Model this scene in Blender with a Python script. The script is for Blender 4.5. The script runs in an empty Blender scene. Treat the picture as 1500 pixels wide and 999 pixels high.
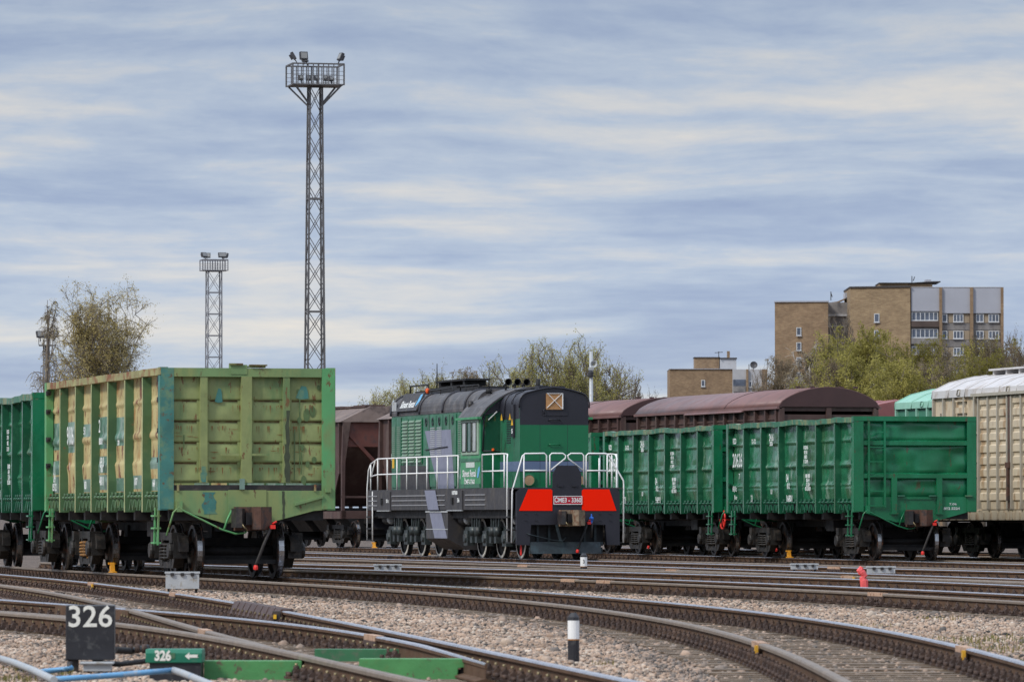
import bpy, math, random
import numpy as np
from mathutils import Matrix, Vector, Euler

S = bpy.context.scene
COL = S.collection
PI = math.pi
R = math.radians

# ------------------------------------------------------------------ camera
CH = 1.26                      # camera height above sleeper tops
F = 8333.0                     # focal length in photo pixels (200 mm on 36 mm, 1500 px)
HZ = 757.0                     # horizon row in the photograph
RT = 0.18                      # rail top above sleeper tops
cam = bpy.data.cameras.new("camera")
cam.lens = 200; cam.sensor_width = 36; cam.clip_start = 1; cam.clip_end = 9000
camo = bpy.data.objects.new("camera", cam); COL.objects.link(camo)
camo.location = (0, 0, CH)
camo.rotation_euler = (R(90) + math.atan((HZ - 499.5) / F), 0, 0)
cam.dof.use_dof = True; cam.dof.focus_distance = 135; cam.dof.aperture_fstop = 11
S.camera = camo

# ------------------------------------------------------------------ world, sun, exposure
SUN_EL, SUN_AZ = 42, -128      # azimuth from +Y, clockwise positive
W = bpy.data.worlds.new("World"); S.world = W; W.use_nodes = True
def build_world():
    nt = W.node_tree; N = nt.nodes; L = nt.links; N.clear()
    out = N.new('ShaderNodeOutputWorld'); bg = N.new('ShaderNodeBackground')
    bg.inputs[1].default_value = 0.1
    sky = N.new('ShaderNodeTexSky'); sky.sky_type = 'NISHITA'; sky.sun_disc = False
    sky.sun_elevation = R(SUN_EL); sky.sun_rotation = R(SUN_AZ)
    tc = N.new('ShaderNodeTexCoord'); sp = N.new('ShaderNodeSeparateXYZ')
    L.new(tc.outputs['Generated'], sp.inputs[0])
    def m(op, a, b=None, c=None, clamp=False):
        n = N.new('ShaderNodeMath'); n.operation = op; n.use_clamp = clamp
        for i, v in enumerate((a, b, c)):
            if v is None: continue
            if isinstance(v, (int, float)): n.inputs[i].default_value = v
            else: L.new(v, n.inputs[i])
        return n.outputs[0]
    az = m('ARCTAN2', sp.outputs[0], sp.outputs[1])
    z0 = m('MAXIMUM', sp.outputs[2], 0.0)
    lg = m('LOGARITHM', m('ADD', z0, 0.055), 2.718)
    def noise(sx, sz, scale, detail, rough, seed, dist=0.0):
        cv = N.new('ShaderNodeCombineXYZ')
        L.new(m('MULTIPLY', az, sx), cv.inputs[0]); L.new(m('MULTIPLY', lg, sz), cv.inputs[1])
        cv.inputs[2].default_value = seed
        n = N.new('ShaderNodeTexNoise'); n.inputs['Scale'].default_value = scale
        n.inputs['Detail'].default_value = detail; n.inputs['Roughness'].default_value = rough
        n.inputs['Distortion'].default_value = dist
        L.new(cv.outputs[0], n.inputs['Vector']); return n.outputs[0]
    # slow waves lift and lower the cloud layers along the horizon
    wv = noise(7, 2.0, 1.0, 2, 0.5, 5.0)
    lg = m('ADD', lg, m('MULTIPLY', wv, 0.16))
    n1 = noise(3.5, 6.0, 1.0, 3, 0.5, 3.3)
    n2 = noise(12, 13.0, 1.0, 4, 0.5, 8.1, 0.15)
    n3 = noise(60, 36.0, 1.0, 6, 0.6, 1.7, 0.25)
    n4 = noise(230, 80.0, 1.0, 5, 0.6, 4.4, 0.2)
    s = m('ADD', m('ADD', m('MULTIPLY', n1, 0.42), m('MULTIPLY', n2, 0.62)), m('ADD', m('MULTIPLY', n3, 0.20), m('MULTIPLY', n4, 0.05)))
    ramp = N.new('ShaderNodeValToRGB'); L.new(s, ramp.inputs[0])
    e = ramp.color_ramp.elements
    e[0].position = 0.49; e[0].color = (0.265, 0.335, 0.50, 1)
    e[1].position = 0.84; e[1].color = (0.70, 0.655, 0.60, 1)
    for p, c in ((0.585, (0.33, 0.405, 0.55, 1)), (0.66, (0.41, 0.48, 0.595, 1)), (0.735, (0.54, 0.56, 0.595, 1))):
        x = e.new(p); x.color = c
    # overcast skies are brighter towards the zenith
    low = m('MINIMUM', z0, 0.1)
    k = m('MULTIPLY', m('ADD', m('SUBTRACT', 1.27, m('MULTIPLY', low, 3.0)), m('MULTIPLY', m('SUBTRACT', z0, low), 2.0)), 10.0)
    mul = N.new('ShaderNodeVectorMath'); mul.operation = 'SCALE'
    L.new(ramp.outputs[0], mul.inputs[0]); L.new(k, mul.inputs['Scale'])
    mix = N.new('ShaderNodeMixRGB')
    # thin cover lets some clear sky through low down
    cov = m('SUBTRACT', 0.96, m('MULTIPLY', m('SUBTRACT', 1.0, m('MULTIPLY', z0, 22.0), None, True), 0.22), None, True)
    L.new(cov, mix.inputs[0]); L.new(sky.outputs[0], mix.inputs[1]); L.new(mul.outputs[0], mix.inputs[2])
    L.new(mix.outputs[0], bg.inputs[0]); L.new(bg.outputs[0], out.inputs[0])
build_world()
sl = bpy.data.lights.new("sun", 'SUN'); sl.energy = 2.45; sl.angle = R(11); sl.color = (1, 0.95, 0.88)
so = bpy.data.objects.new("sun", sl); COL.objects.link(so)
_sd = Vector((math.sin(R(SUN_AZ)) * math.cos(R(SUN_EL)), math.cos(R(SUN_AZ)) * math.cos(R(SUN_EL)), math.sin(R(SUN_EL))))
so.rotation_euler = _sd.to_track_quat('Z', 'Y').to_euler(); so.location = (-60, 20, 90)
S.view_settings.view_transform = 'Standard'; S.view_settings.look = 'None'
S.view_settings.exposure = 0.08; S.view_settings.gamma = 1.0
S.view_settings.use_curve_mapping = False

# ------------------------------------------------------------------ helpers
def gp(px, py, z=RT):
    """photo pixel -> point on the horizontal plane at height z"""
    d = F * (CH - z) / (py - HZ)
    return ((px - 750) / F * d, d)
def at(px, py, d):
    return Vector(((px - 750) / F * d, d, CH + (HZ - py) / F * d))

def tag(o, label=None, cat=None, group=None, kind=None):
    if label: o['label'] = label
    if cat: o['category'] = cat
    if group: o['group'] = group
    if kind: o['kind'] = kind
    return o
def empty(name, loc=(0, 0, 0), rz=0.0, label=None, cat=None, group=None):
    o = bpy.data.objects.new(name, None); COL.objects.link(o)
    o.empty_display_size = 0.3
    o.location = loc; o.rotation_euler = (0, 0, rz)
    return tag(o, label, cat, group)
def link(name, me, parent=None):
    o = bpy.data.objects.new(name, me); COL.objects.link(o)
    if parent is not None: o.parent = parent
    return o
def copy_tree(o, parent=None):
    c = o.copy(); COL.objects.link(c)
    if parent is not None: c.parent = parent
    for ch in list(o.children): copy_tree(ch, c)
    return c

class MB:
    """collects geometry, then becomes ONE mesh object"""
    def __init__(s): s.v = []; s.f = []; s.m = []; s.sm = []
    def face(s, pts, m=0, smooth=False):
        b = len(s.v); s.v += [tuple(p) for p in pts]
        s.f.append(tuple(range(b, b + len(pts)))); s.m.append(m); s.sm.append(smooth)
    def box(s, x0, x1, y0, y1, z0, z1, m=0, M=None):
        b = len(s.v)
        P = [(x0, y0, z0), (x1, y0, z0), (x1, y1, z0), (x0, y1, z0), (x0, y0, z1), (x1, y0, z1), (x1, y1, z1), (x0, y1, z1)]
        if M is not None: P = [tuple(M @ Vector(p)) for p in P]
        s.v += P
        for q in ((0, 3, 2, 1), (4, 5, 6, 7), (0, 1, 5, 4), (1, 2, 6, 5), (2, 3, 7, 6), (3, 0, 4, 7)):
            s.f.append(tuple(b + i for i in q)); s.m.append(m); s.sm.append(False)
    def bar(s, p, q, w, h=None, m=0, up=(0, 0, 1)):
        h = h or w; p = Vector(p); q = Vector(q); d = q - p; L = d.length
        if L < 1e-6: return
        d /= L; u = Vector(up)
        if abs(d.dot(u)) > 0.97: u = Vector((1, 0, 0)) if abs(d.x) < 0.9 else Vector((0, 1, 0))
        a = d.cross(u).normalized(); b = a.cross(d).normalized()
        M = Matrix((( d.x, a.x, b.x, p.x), (d.y, a.y, b.y, p.y), (d.z, a.z, b.z, p.z), (0, 0, 0, 1)))
        s.box(0, L, -w / 2, w / 2, -h / 2, h / 2, m, M)
    def tube(s, pts, r, n=6, m=0, caps=True, smooth=True):
        pts = [Vector(p) for p in pts]; rs = r if isinstance(r, (list, tuple)) else [r] * len(pts)
        b = len(s.v); pa = None
        for i, p in enumerate(pts):
            t = (pts[min(i + 1, len(pts) - 1)] - pts[max(i - 1, 0)])
            if t.length < 1e-9: t = Vector((0, 0, 1))
            t.normalize()
            if pa is None:
                u = Vector((0, 0, 1)) if abs(t.z) < 0.9 else Vector((1, 0, 0))
                pa = t.cross(u).normalized()
            else:
                pa = (pa - t * pa.dot(t))
                pa = pa.normalized() if pa.length > 1e-6 else t.orthogonal().normalized()
            c = t.cross(pa)
            for k in range(n):
                an = 2 * PI * k / n
                s.v.append(tuple(p + (pa * math.cos(an) + c * math.sin(an)) * rs[i]))
        for i in range(len(pts) - 1):
            for k in range(n):
                k2 = (k + 1) % n
                s.f.append((b + i * n + k, b + i * n + k2, b + (i + 1) * n + k2, b + (i + 1) * n + k)); s.m.append(m); s.sm.append(smooth)
        if caps:
            s.f.append(tuple(b + k for k in reversed(range(n)))); s.m.append(m); s.sm.append(False)
            e = b + (len(pts) - 1) * n
            s.f.append(tuple(e + k for k in range(n))); s.m.append(m); s.sm.append(False)
    def cyl(s, p, q, r, n=16, m=0): s.tube([p, q], r, n, m)
    def lathe(s, prof, n=20, m=0, M=None, mats=None):
        """profile [(r, h)] round local Z; M places it"""
        b = len(s.v)
        for r, h in prof:
            for k in range(n):
                a = 2 * PI * k / n; p = Vector((r * math.cos(a), r * math.sin(a), h))
                s.v.append(tuple(M @ p if M is not None else p))
        for i in range(len(prof) - 1):
            for k in range(n):
                k2 = (k + 1) % n
                s.f.append((b + i * n + k, b + i * n + k2, b + (i + 1) * n + k2, b + (i + 1) * n + k))
                s.m.append(mats[i] if mats else m); s.sm.append(False)
    def prism(s, poly, a0, a1, axis='x', m=0, smooth=False):
        """polygon extruded along an axis; poly in the remaining two axes (in x,y,z order)"""
        def P(u, v, a):
            return (a, u, v) if axis == 'x' else ((u, a, v) if axis == 'y' else (u, v, a))
        n = len(poly); b = len(s.v)
        s.v += [P(u, v, a0) for u, v in poly] + [P(u, v, a1) for u, v in poly]
        for i in range(n):
            j = (i + 1) % n
            s.f.append((b + i, b + j, b + n + j, b + n + i)); s.m.append(m); s.sm.append(smooth)
        s.f.append(tuple(b + i for i in reversed(range(n)))); s.m.append(m); s.sm.append(False)
        s.f.append(tuple(b + n + i for i in range(n))); s.m.append(m); s.sm.append(False)
    def build(s, name, mats, parent=None, recalc=True, bevel=0.0):
        me = bpy.data.meshes.new(name)
        me.from_pydata(s.v, [], s.f)
        for mm in (mats if isinstance(mats, (list, tuple)) else [mats]): me.materials.append(mm)
        me.polygons.foreach_set('material_index', s.m)
        me.polygons.foreach_set('use_smooth', s.sm)
        if recalc:
            import bmesh
            bm = bmesh.new(); bm.from_mesh(me)
            bmesh.ops.recalc_face_normals(bm, faces=bm.faces); bm.to_mesh(me); bm.free()
        me.update()
        o = link(name, me, parent)
        if bevel:
            md = o.modifiers.new('bevel', 'BEVEL'); md.width = bevel; md.segments = 2; md.limit_method = 'ANGLE'
        return o

# ------------------------------------------------------------------ materials
def mat(name, base, rough=0.6, metal=0.0, var=0.25, vscale=2.0, dirt=None, dirt_amt=0.0, dirt_scale=1.5, streak=1.0,
        dirt2=None, dirt2_amt=0.0, dirt2_scale=4.0, bump=0.0, bscale=20.0, spec=0.5, rvar=0.12, emit=None):
    m = bpy.data.materials.new(name); m.use_nodes = True
    nt = m.node_tree; N = nt.nodes; L = nt.links
    bs = N['Principled BSDF']
    bs.inputs['Metallic'].default_value = metal
    bs.inputs['Specular IOR Level'].default_value = spec
    g = N.new('ShaderNodeNewGeometry'); mp = N.new('ShaderNodeMapping')
    L.new(g.outputs['Position'], mp.inputs['Vector'])
    mp.inputs['Scale'].default_value = (1, 1, 1.0 / streak)
    def noise(sc, det=5, ro=0.6, vec=None):
        n = N.new('ShaderNodeTexNoise'); n.inputs['Scale'].default_value = sc
        n.inputs['Detail'].default_value = det; n.inputs['Roughness'].default_value = ro
        L.new((vec or g.outputs['Position']), n.inputs['Vector']); return n.outputs[0]
    def ramp(src, p0, p1, c0=(0, 0, 0, 1), c1=(1, 1, 1, 1)):
        r = N.new('ShaderNodeValToRGB'); L.new(src, r.inputs[0])
        r.color_ramp.elements[0].position = p0; r.color_ramp.elements[0].color = c0
        r.color_ramp.elements[1].position = p1; r.color_ramp.elements[1].color = c1
        return r.outputs[0]
    b = Vector(base[:3])
    c = ramp(noise(vscale), 0.3, 0.7, (*[max(0, x * (1 - var)) for x in b], 1), (*[min(1, x * (1 + var)) for x in b], 1))
    if dirt is not None and dirt_amt > 0:
        f = ramp(noise(dirt_scale, 7, 0.65, mp.outputs[0]), 0.62 - dirt_amt * 0.3, 0.72 - dirt_amt * 0.25)
        x = N.new('ShaderNodeMixRGB'); L.new(f, x.inputs[0]); L.new(c, x.inputs[1]); x.inputs[2].default_value = (*dirt, 1); c = x.outputs[0]
    if dirt2 is not None and dirt2_amt > 0:
        f = ramp(noise(dirt2_scale, 6, 0.7, mp.outputs[0]), 0.66 - dirt2_amt * 0.3, 0.70 - dirt2_amt * 0.3)
        x = N.new('ShaderNodeMixRGB'); L.new(f, x.inputs[0]); L.new(c, x.inputs[1]); x.inputs[2].default_value = (*dirt2, 1); c = x.outputs[0]
    L.new(c, bs.inputs['Base Color'])
    rr = ramp(noise(vscale * 2.3), 0.3, 0.7, (max(0.03, rough - rvar),) * 3 + (1,), (min(1, rough + rvar),) * 3 + (1,))
    L.new(rr, bs.inputs['Roughness'])
    if bump:
        bp = N.new('ShaderNodeBump'); bp.inputs['Strength'].default_value = bump; bp.inputs['Distance'].default_value = 0.02
        L.new(noise(bscale, 4, 0.6), bp.inputs['Height']); L.new(bp.outputs[0], bs.inputs['Normal'])
    if emit:
        bs.inputs['Emission Color'].default_value = (*emit[:3], 1); bs.inputs['Emission Strength'].default_value = emit[3]
    return m

RUST = (0.16, 0.06, 0.025)
M = {}
M['rail_side'] = mat('rail_side', (0.112, 0.066, 0.042), 0.85, 0.0, 0.3, 3, (0.10, 0.07, 0.045), 0.4, 6, bump=0.2, bscale=30, spec=0.15)
M['rail_head'] = mat('rail_head', (0.58, 0.57, 0.60), 0.30, 1.0, 0.15, 4)
M['rail_head_dull'] = mat('rail_head_dull', (0.18, 0.14, 0.105), 0.5, 0.0, 0.2, 4)
M['sleeper'] = mat('sleeper_timber', (0.125, 0.09, 0.06), 0.9, 0, 0.45, 5, (0.22, 0.165, 0.115), 0.45, 3, bump=0.5, bscale=18)
M['fastener'] = mat('fastener_rust', (0.05, 0.03, 0.023), 0.8, 0, 0.4, 8, (0.10, 0.06, 0.04), 0.4, 9)
M['bolt'] = mat('bolt_worn', (0.25, 0.20, 0.11), 0.5, 0.6, 0.3, 12)
M['joint'] = mat('joint_plate', (0.46, 0.30, 0.20), 0.7, 0, 0.3, 8, RUST, 0.3, 8)
M['joint_yellow'] = mat('joint_yellow', (0.62, 0.33, 0.02), 0.6, 0, 0.15, 8)
M['ballast'] = None
M['steel_dark'] = mat('steel_dark', (0.028, 0.026, 0.026), 0.55, 0.2, 0.4, 4, (0.07, 0.055, 0.045), 0.35, 5)
M['steel_black'] = mat('underframe_black', (0.009, 0.009, 0.010), 0.7, 0.0, 0.4, 3, (0.022, 0.018, 0.016), 0.3, 4)
M['bogie'] = mat('bogie_grime', (0.015, 0.014, 0.013), 0.6, 0.1, 0.45, 5, (0.045, 0.035, 0.027), 0.35, 6, bump=0.3, bscale=25)
M['bogie_ochre'] = mat('bogie_ochre_rust', (0.26, 0.13, 0.035), 0.8, 0, 0.4, 6, (0.07, 0.045, 0.03), 0.4, 7)
M['wheel'] = mat('wheel_steel', (0.030, 0.027, 0.026), 0.5, 0.3, 0.35, 4, RUST, 0.25, 6)
M['tread'] = mat('wheel_tread', (0.42, 0.42, 0.43), 0.3, 1.0, 0.1, 5)
M['coupler'] = mat('coupler_rust', (0.115, 0.055, 0.036), 0.75, 0.1, 0.4, 6, (0.05, 0.035, 0.03), 0.45, 6, bump=0.3)
M['coupler_tan'] = mat('coupler_tan', (0.24, 0.18, 0.12), 0.75, 0.1, 0.35, 6, RUST, 0.4, 5)
M['rubber'] = mat('hose_rubber', (0.024, 0.02, 0.018), 0.7, 0, 0.3, 10)
M['red'] = mat('red_paint', (0.75, 0.03, 0.02), 0.5, 0, 0.12, 6)
M['red_bright'] = mat('red_signal_panel', (1.0, 0.020, 0.004), 0.9, 0, 0.02, 2, spec=0.05)
M['plate_red'] = mat('plate_red', (0.42, 0.012, 0.03), 0.45, 0, 0.05, 3)
M['white'] = mat('white_paint', (0.80, 0.80, 0.78), 0.5, 0, 0.08, 5)
M['letter'] = mat('white_lettering', (0.72, 0.74, 0.72), 0.6, 0, 0.15, 14)
M['letter_faded'] = mat('faded_lettering', (0.50, 0.56, 0.52), 0.65, 0, 0.3, 25)
M['grn'] = mat('wagon_green', (0.008, 0.138, 0.055), 0.28, 0, 0.22, 1.3, (0.012, 0.175, 0.08), 0.3, 1.1, dirt2=(0.06, 0.075, 0.035), dirt2_amt=0.16, dirt2_scale=4, streak=3, bump=0.05, bscale=7)
M['grn_post'] = mat('wagon_green_post', (0.006, 0.092, 0.042), 0.4, 0, 0.2, 1.5, (0.03, 0.15, 0.075), 0.25, 2)
M['grn_side'] = mat('wagon_green_side', (0.02, 0.142, 0.066), 0.25, 0, 0.3, 1.6, (0.04, 0.12, 0.055), 0.45, 1.2, dirt2=(0.17, 0.28, 0.20), dirt2_amt=0.26, dirt2_scale=2.2, streak=2.2, bump=0.06, bscale=7)
M['grn_rim'] = mat('wagon_green_rim', (0.035, 0.16, 0.09), 0.45, 0, 0.3, 2.2, (0.18, 0.21, 0.10), 0.42, 2.2, dirt2=(0.13, 0.065, 0.03), dirt2_amt=0.24, dirt2_scale=3.5)
M['l_yel'] = mat('weathered_yellow', (0.44, 0.375, 0.175), 0.65, 0, 0.2, 1.6, (0.32, 0.17, 0.06), 0.36, 2.6, 2.2, dirt2=(0.16, 0.055, 0.03), dirt2_amt=0.36, dirt2_scale=4.2)
M['l_patch'] = mat('patch_grey_green', (0.09, 0.19, 0.135), 0.5, 0, 0.3, 2.5, (0.25, 0.33, 0.28), 0.4, 3.0)
M['l_patch2'] = mat('patch_pale_teal', (0.17, 0.26, 0.215), 0.5, 0, 0.25, 2.5, (0.30, 0.35, 0.32), 0.35, 3.0)
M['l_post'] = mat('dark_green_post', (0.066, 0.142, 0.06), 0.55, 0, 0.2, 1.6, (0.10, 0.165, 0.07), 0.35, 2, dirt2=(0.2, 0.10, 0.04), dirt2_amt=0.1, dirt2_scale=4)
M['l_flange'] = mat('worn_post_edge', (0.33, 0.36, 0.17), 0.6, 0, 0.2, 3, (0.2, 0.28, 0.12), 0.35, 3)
M['l_end'] = mat('yellow_green_end', (0.225, 0.265, 0.10), 0.6, 0, 0.2, 2.2, (0.125, 0.20, 0.075), 0.40, 1.3, dirt2=(0.15, 0.078, 0.028), dirt2_amt=0.2, dirt2_scale=9, streak=3.5)
M['l_beam'] = mat('green_beam', (0.15, 0.25, 0.10), 0.6, 0, 0.16, 1.5, (0.225, 0.275, 0.10), 0.42, 1.2, dirt2=(0.12, 0.075, 0.035), dirt2_amt=0.16, dirt2_scale=7, streak=3)
M['l_corner'] = mat('bright_green_corner', (0.095, 0.32, 0.12), 0.55, 0, 0.15, 1.2, (0.16, 0.235, 0.09), 0.45, 0.9, dirt2=(0.13, 0.07, 0.03), dirt2_amt=0.2, dirt2_scale=5, streak=2)
M['teal'] = mat('teal_repaint', (0.045, 0.175, 0.15), 0.55, 0, 0.2, 3, (0.13, 0.23, 0.13), 0.42, 2.6, dirt2=(0.12, 0.075, 0.035), dirt2_amt=0.16, dirt2_scale=5)
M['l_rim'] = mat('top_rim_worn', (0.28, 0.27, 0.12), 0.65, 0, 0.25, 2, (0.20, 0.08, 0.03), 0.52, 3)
M['seam_rust'] = mat('seam_rust', (0.11, 0.075, 0.03), 0.8, 0, 0.4, 8, (0.18, 0.19, 0.07), 0.5, 7)
M['drip'] = mat('dark_drip', (0.045, 0.06, 0.03), 0.6, 0, 0.3, 10)
M['lg'] = mat('loco_green', (0.005, 0.135, 0.052), 0.38, 0, 0.08, 1.2)
M['lg_side'] = mat('loco_green_side', (0.022, 0.135, 0.068), 0.4, 0, 0.2, 1.5, (0.05, 0.145, 0.08), 0.3, 1.5, dirt2=(0.025, 0.055, 0.035), dirt2_amt=0.24, dirt2_scale=3, streak=4)
M['lg_cab'] = mat('loco_cab_green', (0.035, 0.25, 0.095), 0.4, 0, 0.12, 1.5, (0.07, 0.24, 0.12), 0.3, 2)
M['lblack'] = mat('loco_black', (0.018, 0.018, 0.026), 0.5, 0, 0.15, 1.5)
M['lroof'] = mat('loco_roof_dark', (0.055, 0.051, 0.052), 0.5, 0, 0.2, 1.5, (0.11, 0.10, 0.095), 0.4, 2)
M['lfascia'] = mat('loco_frame_grey', (0.040, 0.038, 0.041), 0.6, 0, 0.25, 2.5, (0.065, 0.057, 0.051), 0.35, 3, 2)
M['lband'] = mat('slate_blue_band', (0.105, 0.145, 0.24), 0.45, 0, 0.08, 2)
M['lgrey'] = mat('lavender_grey', (0.20, 0.21, 0.28), 0.5, 0, 0.1, 2, (0.18, 0.19, 0.25), 0.25, 3)
M['louver'] = mat('louver_slat', (0.16, 0.25, 0.17), 0.5, 0, 0.2, 5)
M['pilot'] = mat('pilot_teal_black', (0.009, 0.017, 0.021), 0.55, 0.1, 0.3, 4, (0.022, 0.04, 0.046), 0.3, 4)
M['boguegreen'] = mat('loco_bogie_grey', (0.032, 0.042, 0.042), 0.5, 0.1, 0.3, 4, (0.018, 0.02, 0.021), 0.4, 5)
M['rim_white'] = mat('wheel_rim_white', (0.62, 0.60, 0.54), 0.6, 0, 0.15, 6)
M['wood'] = mat('plywood', (0.42, 0.22, 0.09), 0.7, 0, 0.2, 9)
M['wood_pale'] = mat('pale_wood_disc', (0.40, 0.26, 0.14), 0.7, 0, 0.15, 9)
M['glass'] = mat('cab_glass', (0.012, 0.075, 0.04), 0.08, 0, 0.2, 1.2, spec=0.6)
M['glass_pale'] = mat('cab_glass_curtained', (0.36, 0.39, 0.37), 0.18, 0, 0.2, 3)
M['yellow'] = mat('yellow_paint', (0.72, 0.42, 0.02), 0.5, 0, 0.1, 6)
M['orange'] = mat('orange_lamp', (0.85, 0.12, 0.02), 0.3, 0, 0.1, 6)
M['shoe'] = mat('brake_shoe_orange', (0.68, 0.30, 0.015), 0.6, 0, 0.2, 12)
M['blue'] = mat('blue_valve', (0.03, 0.14, 0.55), 0.45, 0, 0.1, 9)
M['logo'] = mat('logo_blue', (0.12, 0.38, 0.62), 0.5, 0, 0.25, 9)
M['hop'] = mat('hopper_brown', (0.068, 0.036, 0.03), 0.65, 0, 0.3, 1.5, (0.10, 0.065, 0.052), 0.4, 1.6, 2.0)
M['hop_end'] = mat('hopper_red_brown', (0.125, 0.04, 0.028), 0.65, 0, 0.2, 2, (0.07, 0.035, 0.03), 0.35, 2)
M['hop_roof'] = mat('hopper_roof_dusty', (0.17, 0.125, 0.105), 0.75, 0, 0.2, 1.5, (0.085, 0.06, 0.052), 0.45, 1.6)
M['arch_roof'] = mat('arched_roof_mauve', (0.185, 0.098, 0.09), 0.5, 0, 0.12, 0.8, (0.15, 0.085, 0.08), 0.4, 1.2)
M['arch_end'] = mat('arched_end_maroon', (0.062, 0.028, 0.027), 0.6, 0, 0.15, 1)
M['beige'] = mat('beige_wagon', (0.55, 0.46, 0.33), 0.65, 0, 0.13, 1.4, (0.36, 0.24, 0.13), 0.35, 2.2, 3, dirt2=(0.20, 0.10, 0.04), dirt2_amt=0.10, dirt2_scale=4)
M['beige_rib'] = mat('beige_rib_grey', (0.37, 0.335, 0.27), 0.65, 0, 0.15, 2)
M['pale_roof'] = mat('pale_roof', (0.52, 0.50, 0.49), 0.55, 0, 0.1, 1.5, (0.38, 0.33, 0.29), 0.3, 2)
M['mint'] = mat('mint_roof', (0.25, 0.48, 0.37), 0.5, 0, 0.12, 1.5, (0.22, 0.46, 0.35), 0.35, 2)
M['mint_side'] = mat('mint_side', (0.05, 0.20, 0.13), 0.55, 0, 0.15, 2)
M['pink'] = mat('faded_red_roof', (0.26, 0.095, 0.09), 0.6, 0, 0.12, 2)
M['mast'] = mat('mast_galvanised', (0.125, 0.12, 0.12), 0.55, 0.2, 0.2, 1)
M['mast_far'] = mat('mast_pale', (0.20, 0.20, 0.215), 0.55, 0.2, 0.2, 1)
M['lamp_dark'] = mat('floodlight_dark', (0.045, 0.045, 0.05), 0.5, 0, 0.2, 4)
M['lamp_face'] = mat('floodlight_glass', (0.24, 0.24, 0.23), 0.2, 0, 0.1, 4)
M['cabinet'] = mat('cabinet_grey', (0.42, 0.44, 0.45), 0.5, 0.1, 0.1, 6, (0.30, 0.27, 0.22), 0.2, 8)
M['sign_black'] = mat('sign_black', (0.02, 0.02, 0.024), 0.45, 0, 0.25, 6, (0.06, 0.06, 0.06), 0.25, 14)
M['sign_white'] = mat('sign_digit_white', (0.74, 0.73, 0.66), 0.55, 0, 0.12, 25)
M['cover_green'] = mat('cover_green', (0.07, 0.25, 0.08), 0.5, 0, 0.12, 6, (0.09, 0.22, 0.07), 0.3, 10, dirt2=(0.10, 0.085, 0.05), dirt2_amt=0.24, dirt2_scale=11, bump=0.15)
M['cover_dark'] = mat('cover_green_dark', (0.035, 0.15, 0.065), 0.55, 0, 0.15, 6, (0.08, 0.14, 0.08), 0.3, 10)
M['motor_green'] = mat('marker_green', (0.008, 0.15, 0.085), 0.45, 0, 0.1, 8, (0.12, 0.17, 0.10), 0.12, 12)
M['pipe_blue'] = mat('pipe_blue', (0.12, 0.31, 0.52), 0.45, 0, 0.15, 6, (0.30, 0.38, 0.46), 0.25, 9)
M['pipe_grey'] = mat('conduit_grey', (0.36, 0.38, 0.39), 0.6, 0, 0.15, 8, (0.25, 0.31, 0.37), 0.3, 8)
M['red_wrap'] = mat('red_wrap', (0.72, 0.10, 0.10), 0.6, 0, 0.2, 14)
M['brick'] = None

def brick_mat(name, c1, c2, mortar, big=1.0, vary=0.35):
    m = bpy.data.materials.new(name); m.use_nodes = True
    nt = m.node_tree; N = nt.nodes; L = nt.links; bs = N['Principled BSDF']; bs.inputs['Roughness'].default_value = 0.9
    tc = N.new('ShaderNodeTexCoord'); sp = N.new('ShaderNodeSeparateXYZ'); L.new(tc.outputs['Object'], sp.inputs[0])
    ad = N.new('ShaderNodeMath'); ad.operation = 'ADD'; L.new(sp.outputs[0], ad.inputs[0]); L.new(sp.outputs[1], ad.inputs[1])
    cv = N.new('ShaderNodeCombineXYZ'); L.new(ad.outputs[0], cv.inputs[0]); L.new(sp.outputs[2], cv.inputs[1])
    b = N.new('ShaderNodeTexBrick'); L.new(cv.outputs[0], b.inputs[0])
    b.inputs['Color1'].default_value = (*c1, 1); b.inputs['Color2'].default_value = (*c2, 1); b.inputs['Mortar'].default_value = (*mortar, 1)
    b.inputs['Scale'].default_value = 1.0; b.inputs['Brick Width'].default_value = 0.75 * big; b.inputs['Row Height'].default_value = 0.28 * big
    b.inputs['Mortar Size'].default_value = 0.02 * big
    n = N.new('ShaderNodeTexNoise'); n.inputs['Scale'].default_value = 0.5; n.inputs['Detail'].default_value = 10; n.inputs['Roughness'].default_value = 0.75
    L.new(cv.outputs[0], n.inputs['Vector'])
    r = N.new('ShaderNodeValToRGB'); L.new(n.outputs[0], r.inputs[0])
    r.color_ramp.elements[0].position = 0.3; r.color_ramp.elements[0].color = (1 - vary, 1 - vary * 1.1, 1 - vary * 1.1, 1)
    r.color_ramp.elements[1].position = 0.7; r.color_ramp.elements[1].color = (1 + vary * .5, 1 + vary * .45, 1 + vary * .4, 1)
    x = N.new('ShaderNodeMixRGB'); x.blend_type = 'MULTIPLY'; x.inputs[0].default_value = 1
    L.new(b.outputs[0], x.inputs[1]); L.new(r.outputs[0], x.inputs[2]); L.new(x.outputs[0], bs.inputs['Base Color'])
    return m
M['brick'] = brick_mat('brick_ochre', (0.33, 0.245, 0.14), (0.25, 0.175, 0.10), (0.26, 0.205, 0.14), .5)
M['brick_red'] = brick_mat('brick_reddish', (0.31, 0.215, 0.125), (0.235, 0.155, 0.09), (0.24, 0.19, 0.13), .5)
M['panel_grey'] = mat('render_grey', (0.36, 0.37, 0.41), 0.85, 0, 0.06, 0.3)
M['silicate'] = mat('grey_brick', (0.22, 0.205, 0.195), 0.9, 0, 0.25, 0.6, (0.15, 0.14, 0.14), 0.4, 0.8)
M['concrete_pale'] = mat('pale_render', (0.40, 0.40, 0.41), 0.85, 0, 0.12, 0.4)
M['win_glass'] = mat('window_glass', (0.10, 0.12, 0.16), 0.1, 0, 0.4, 0.7)
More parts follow.
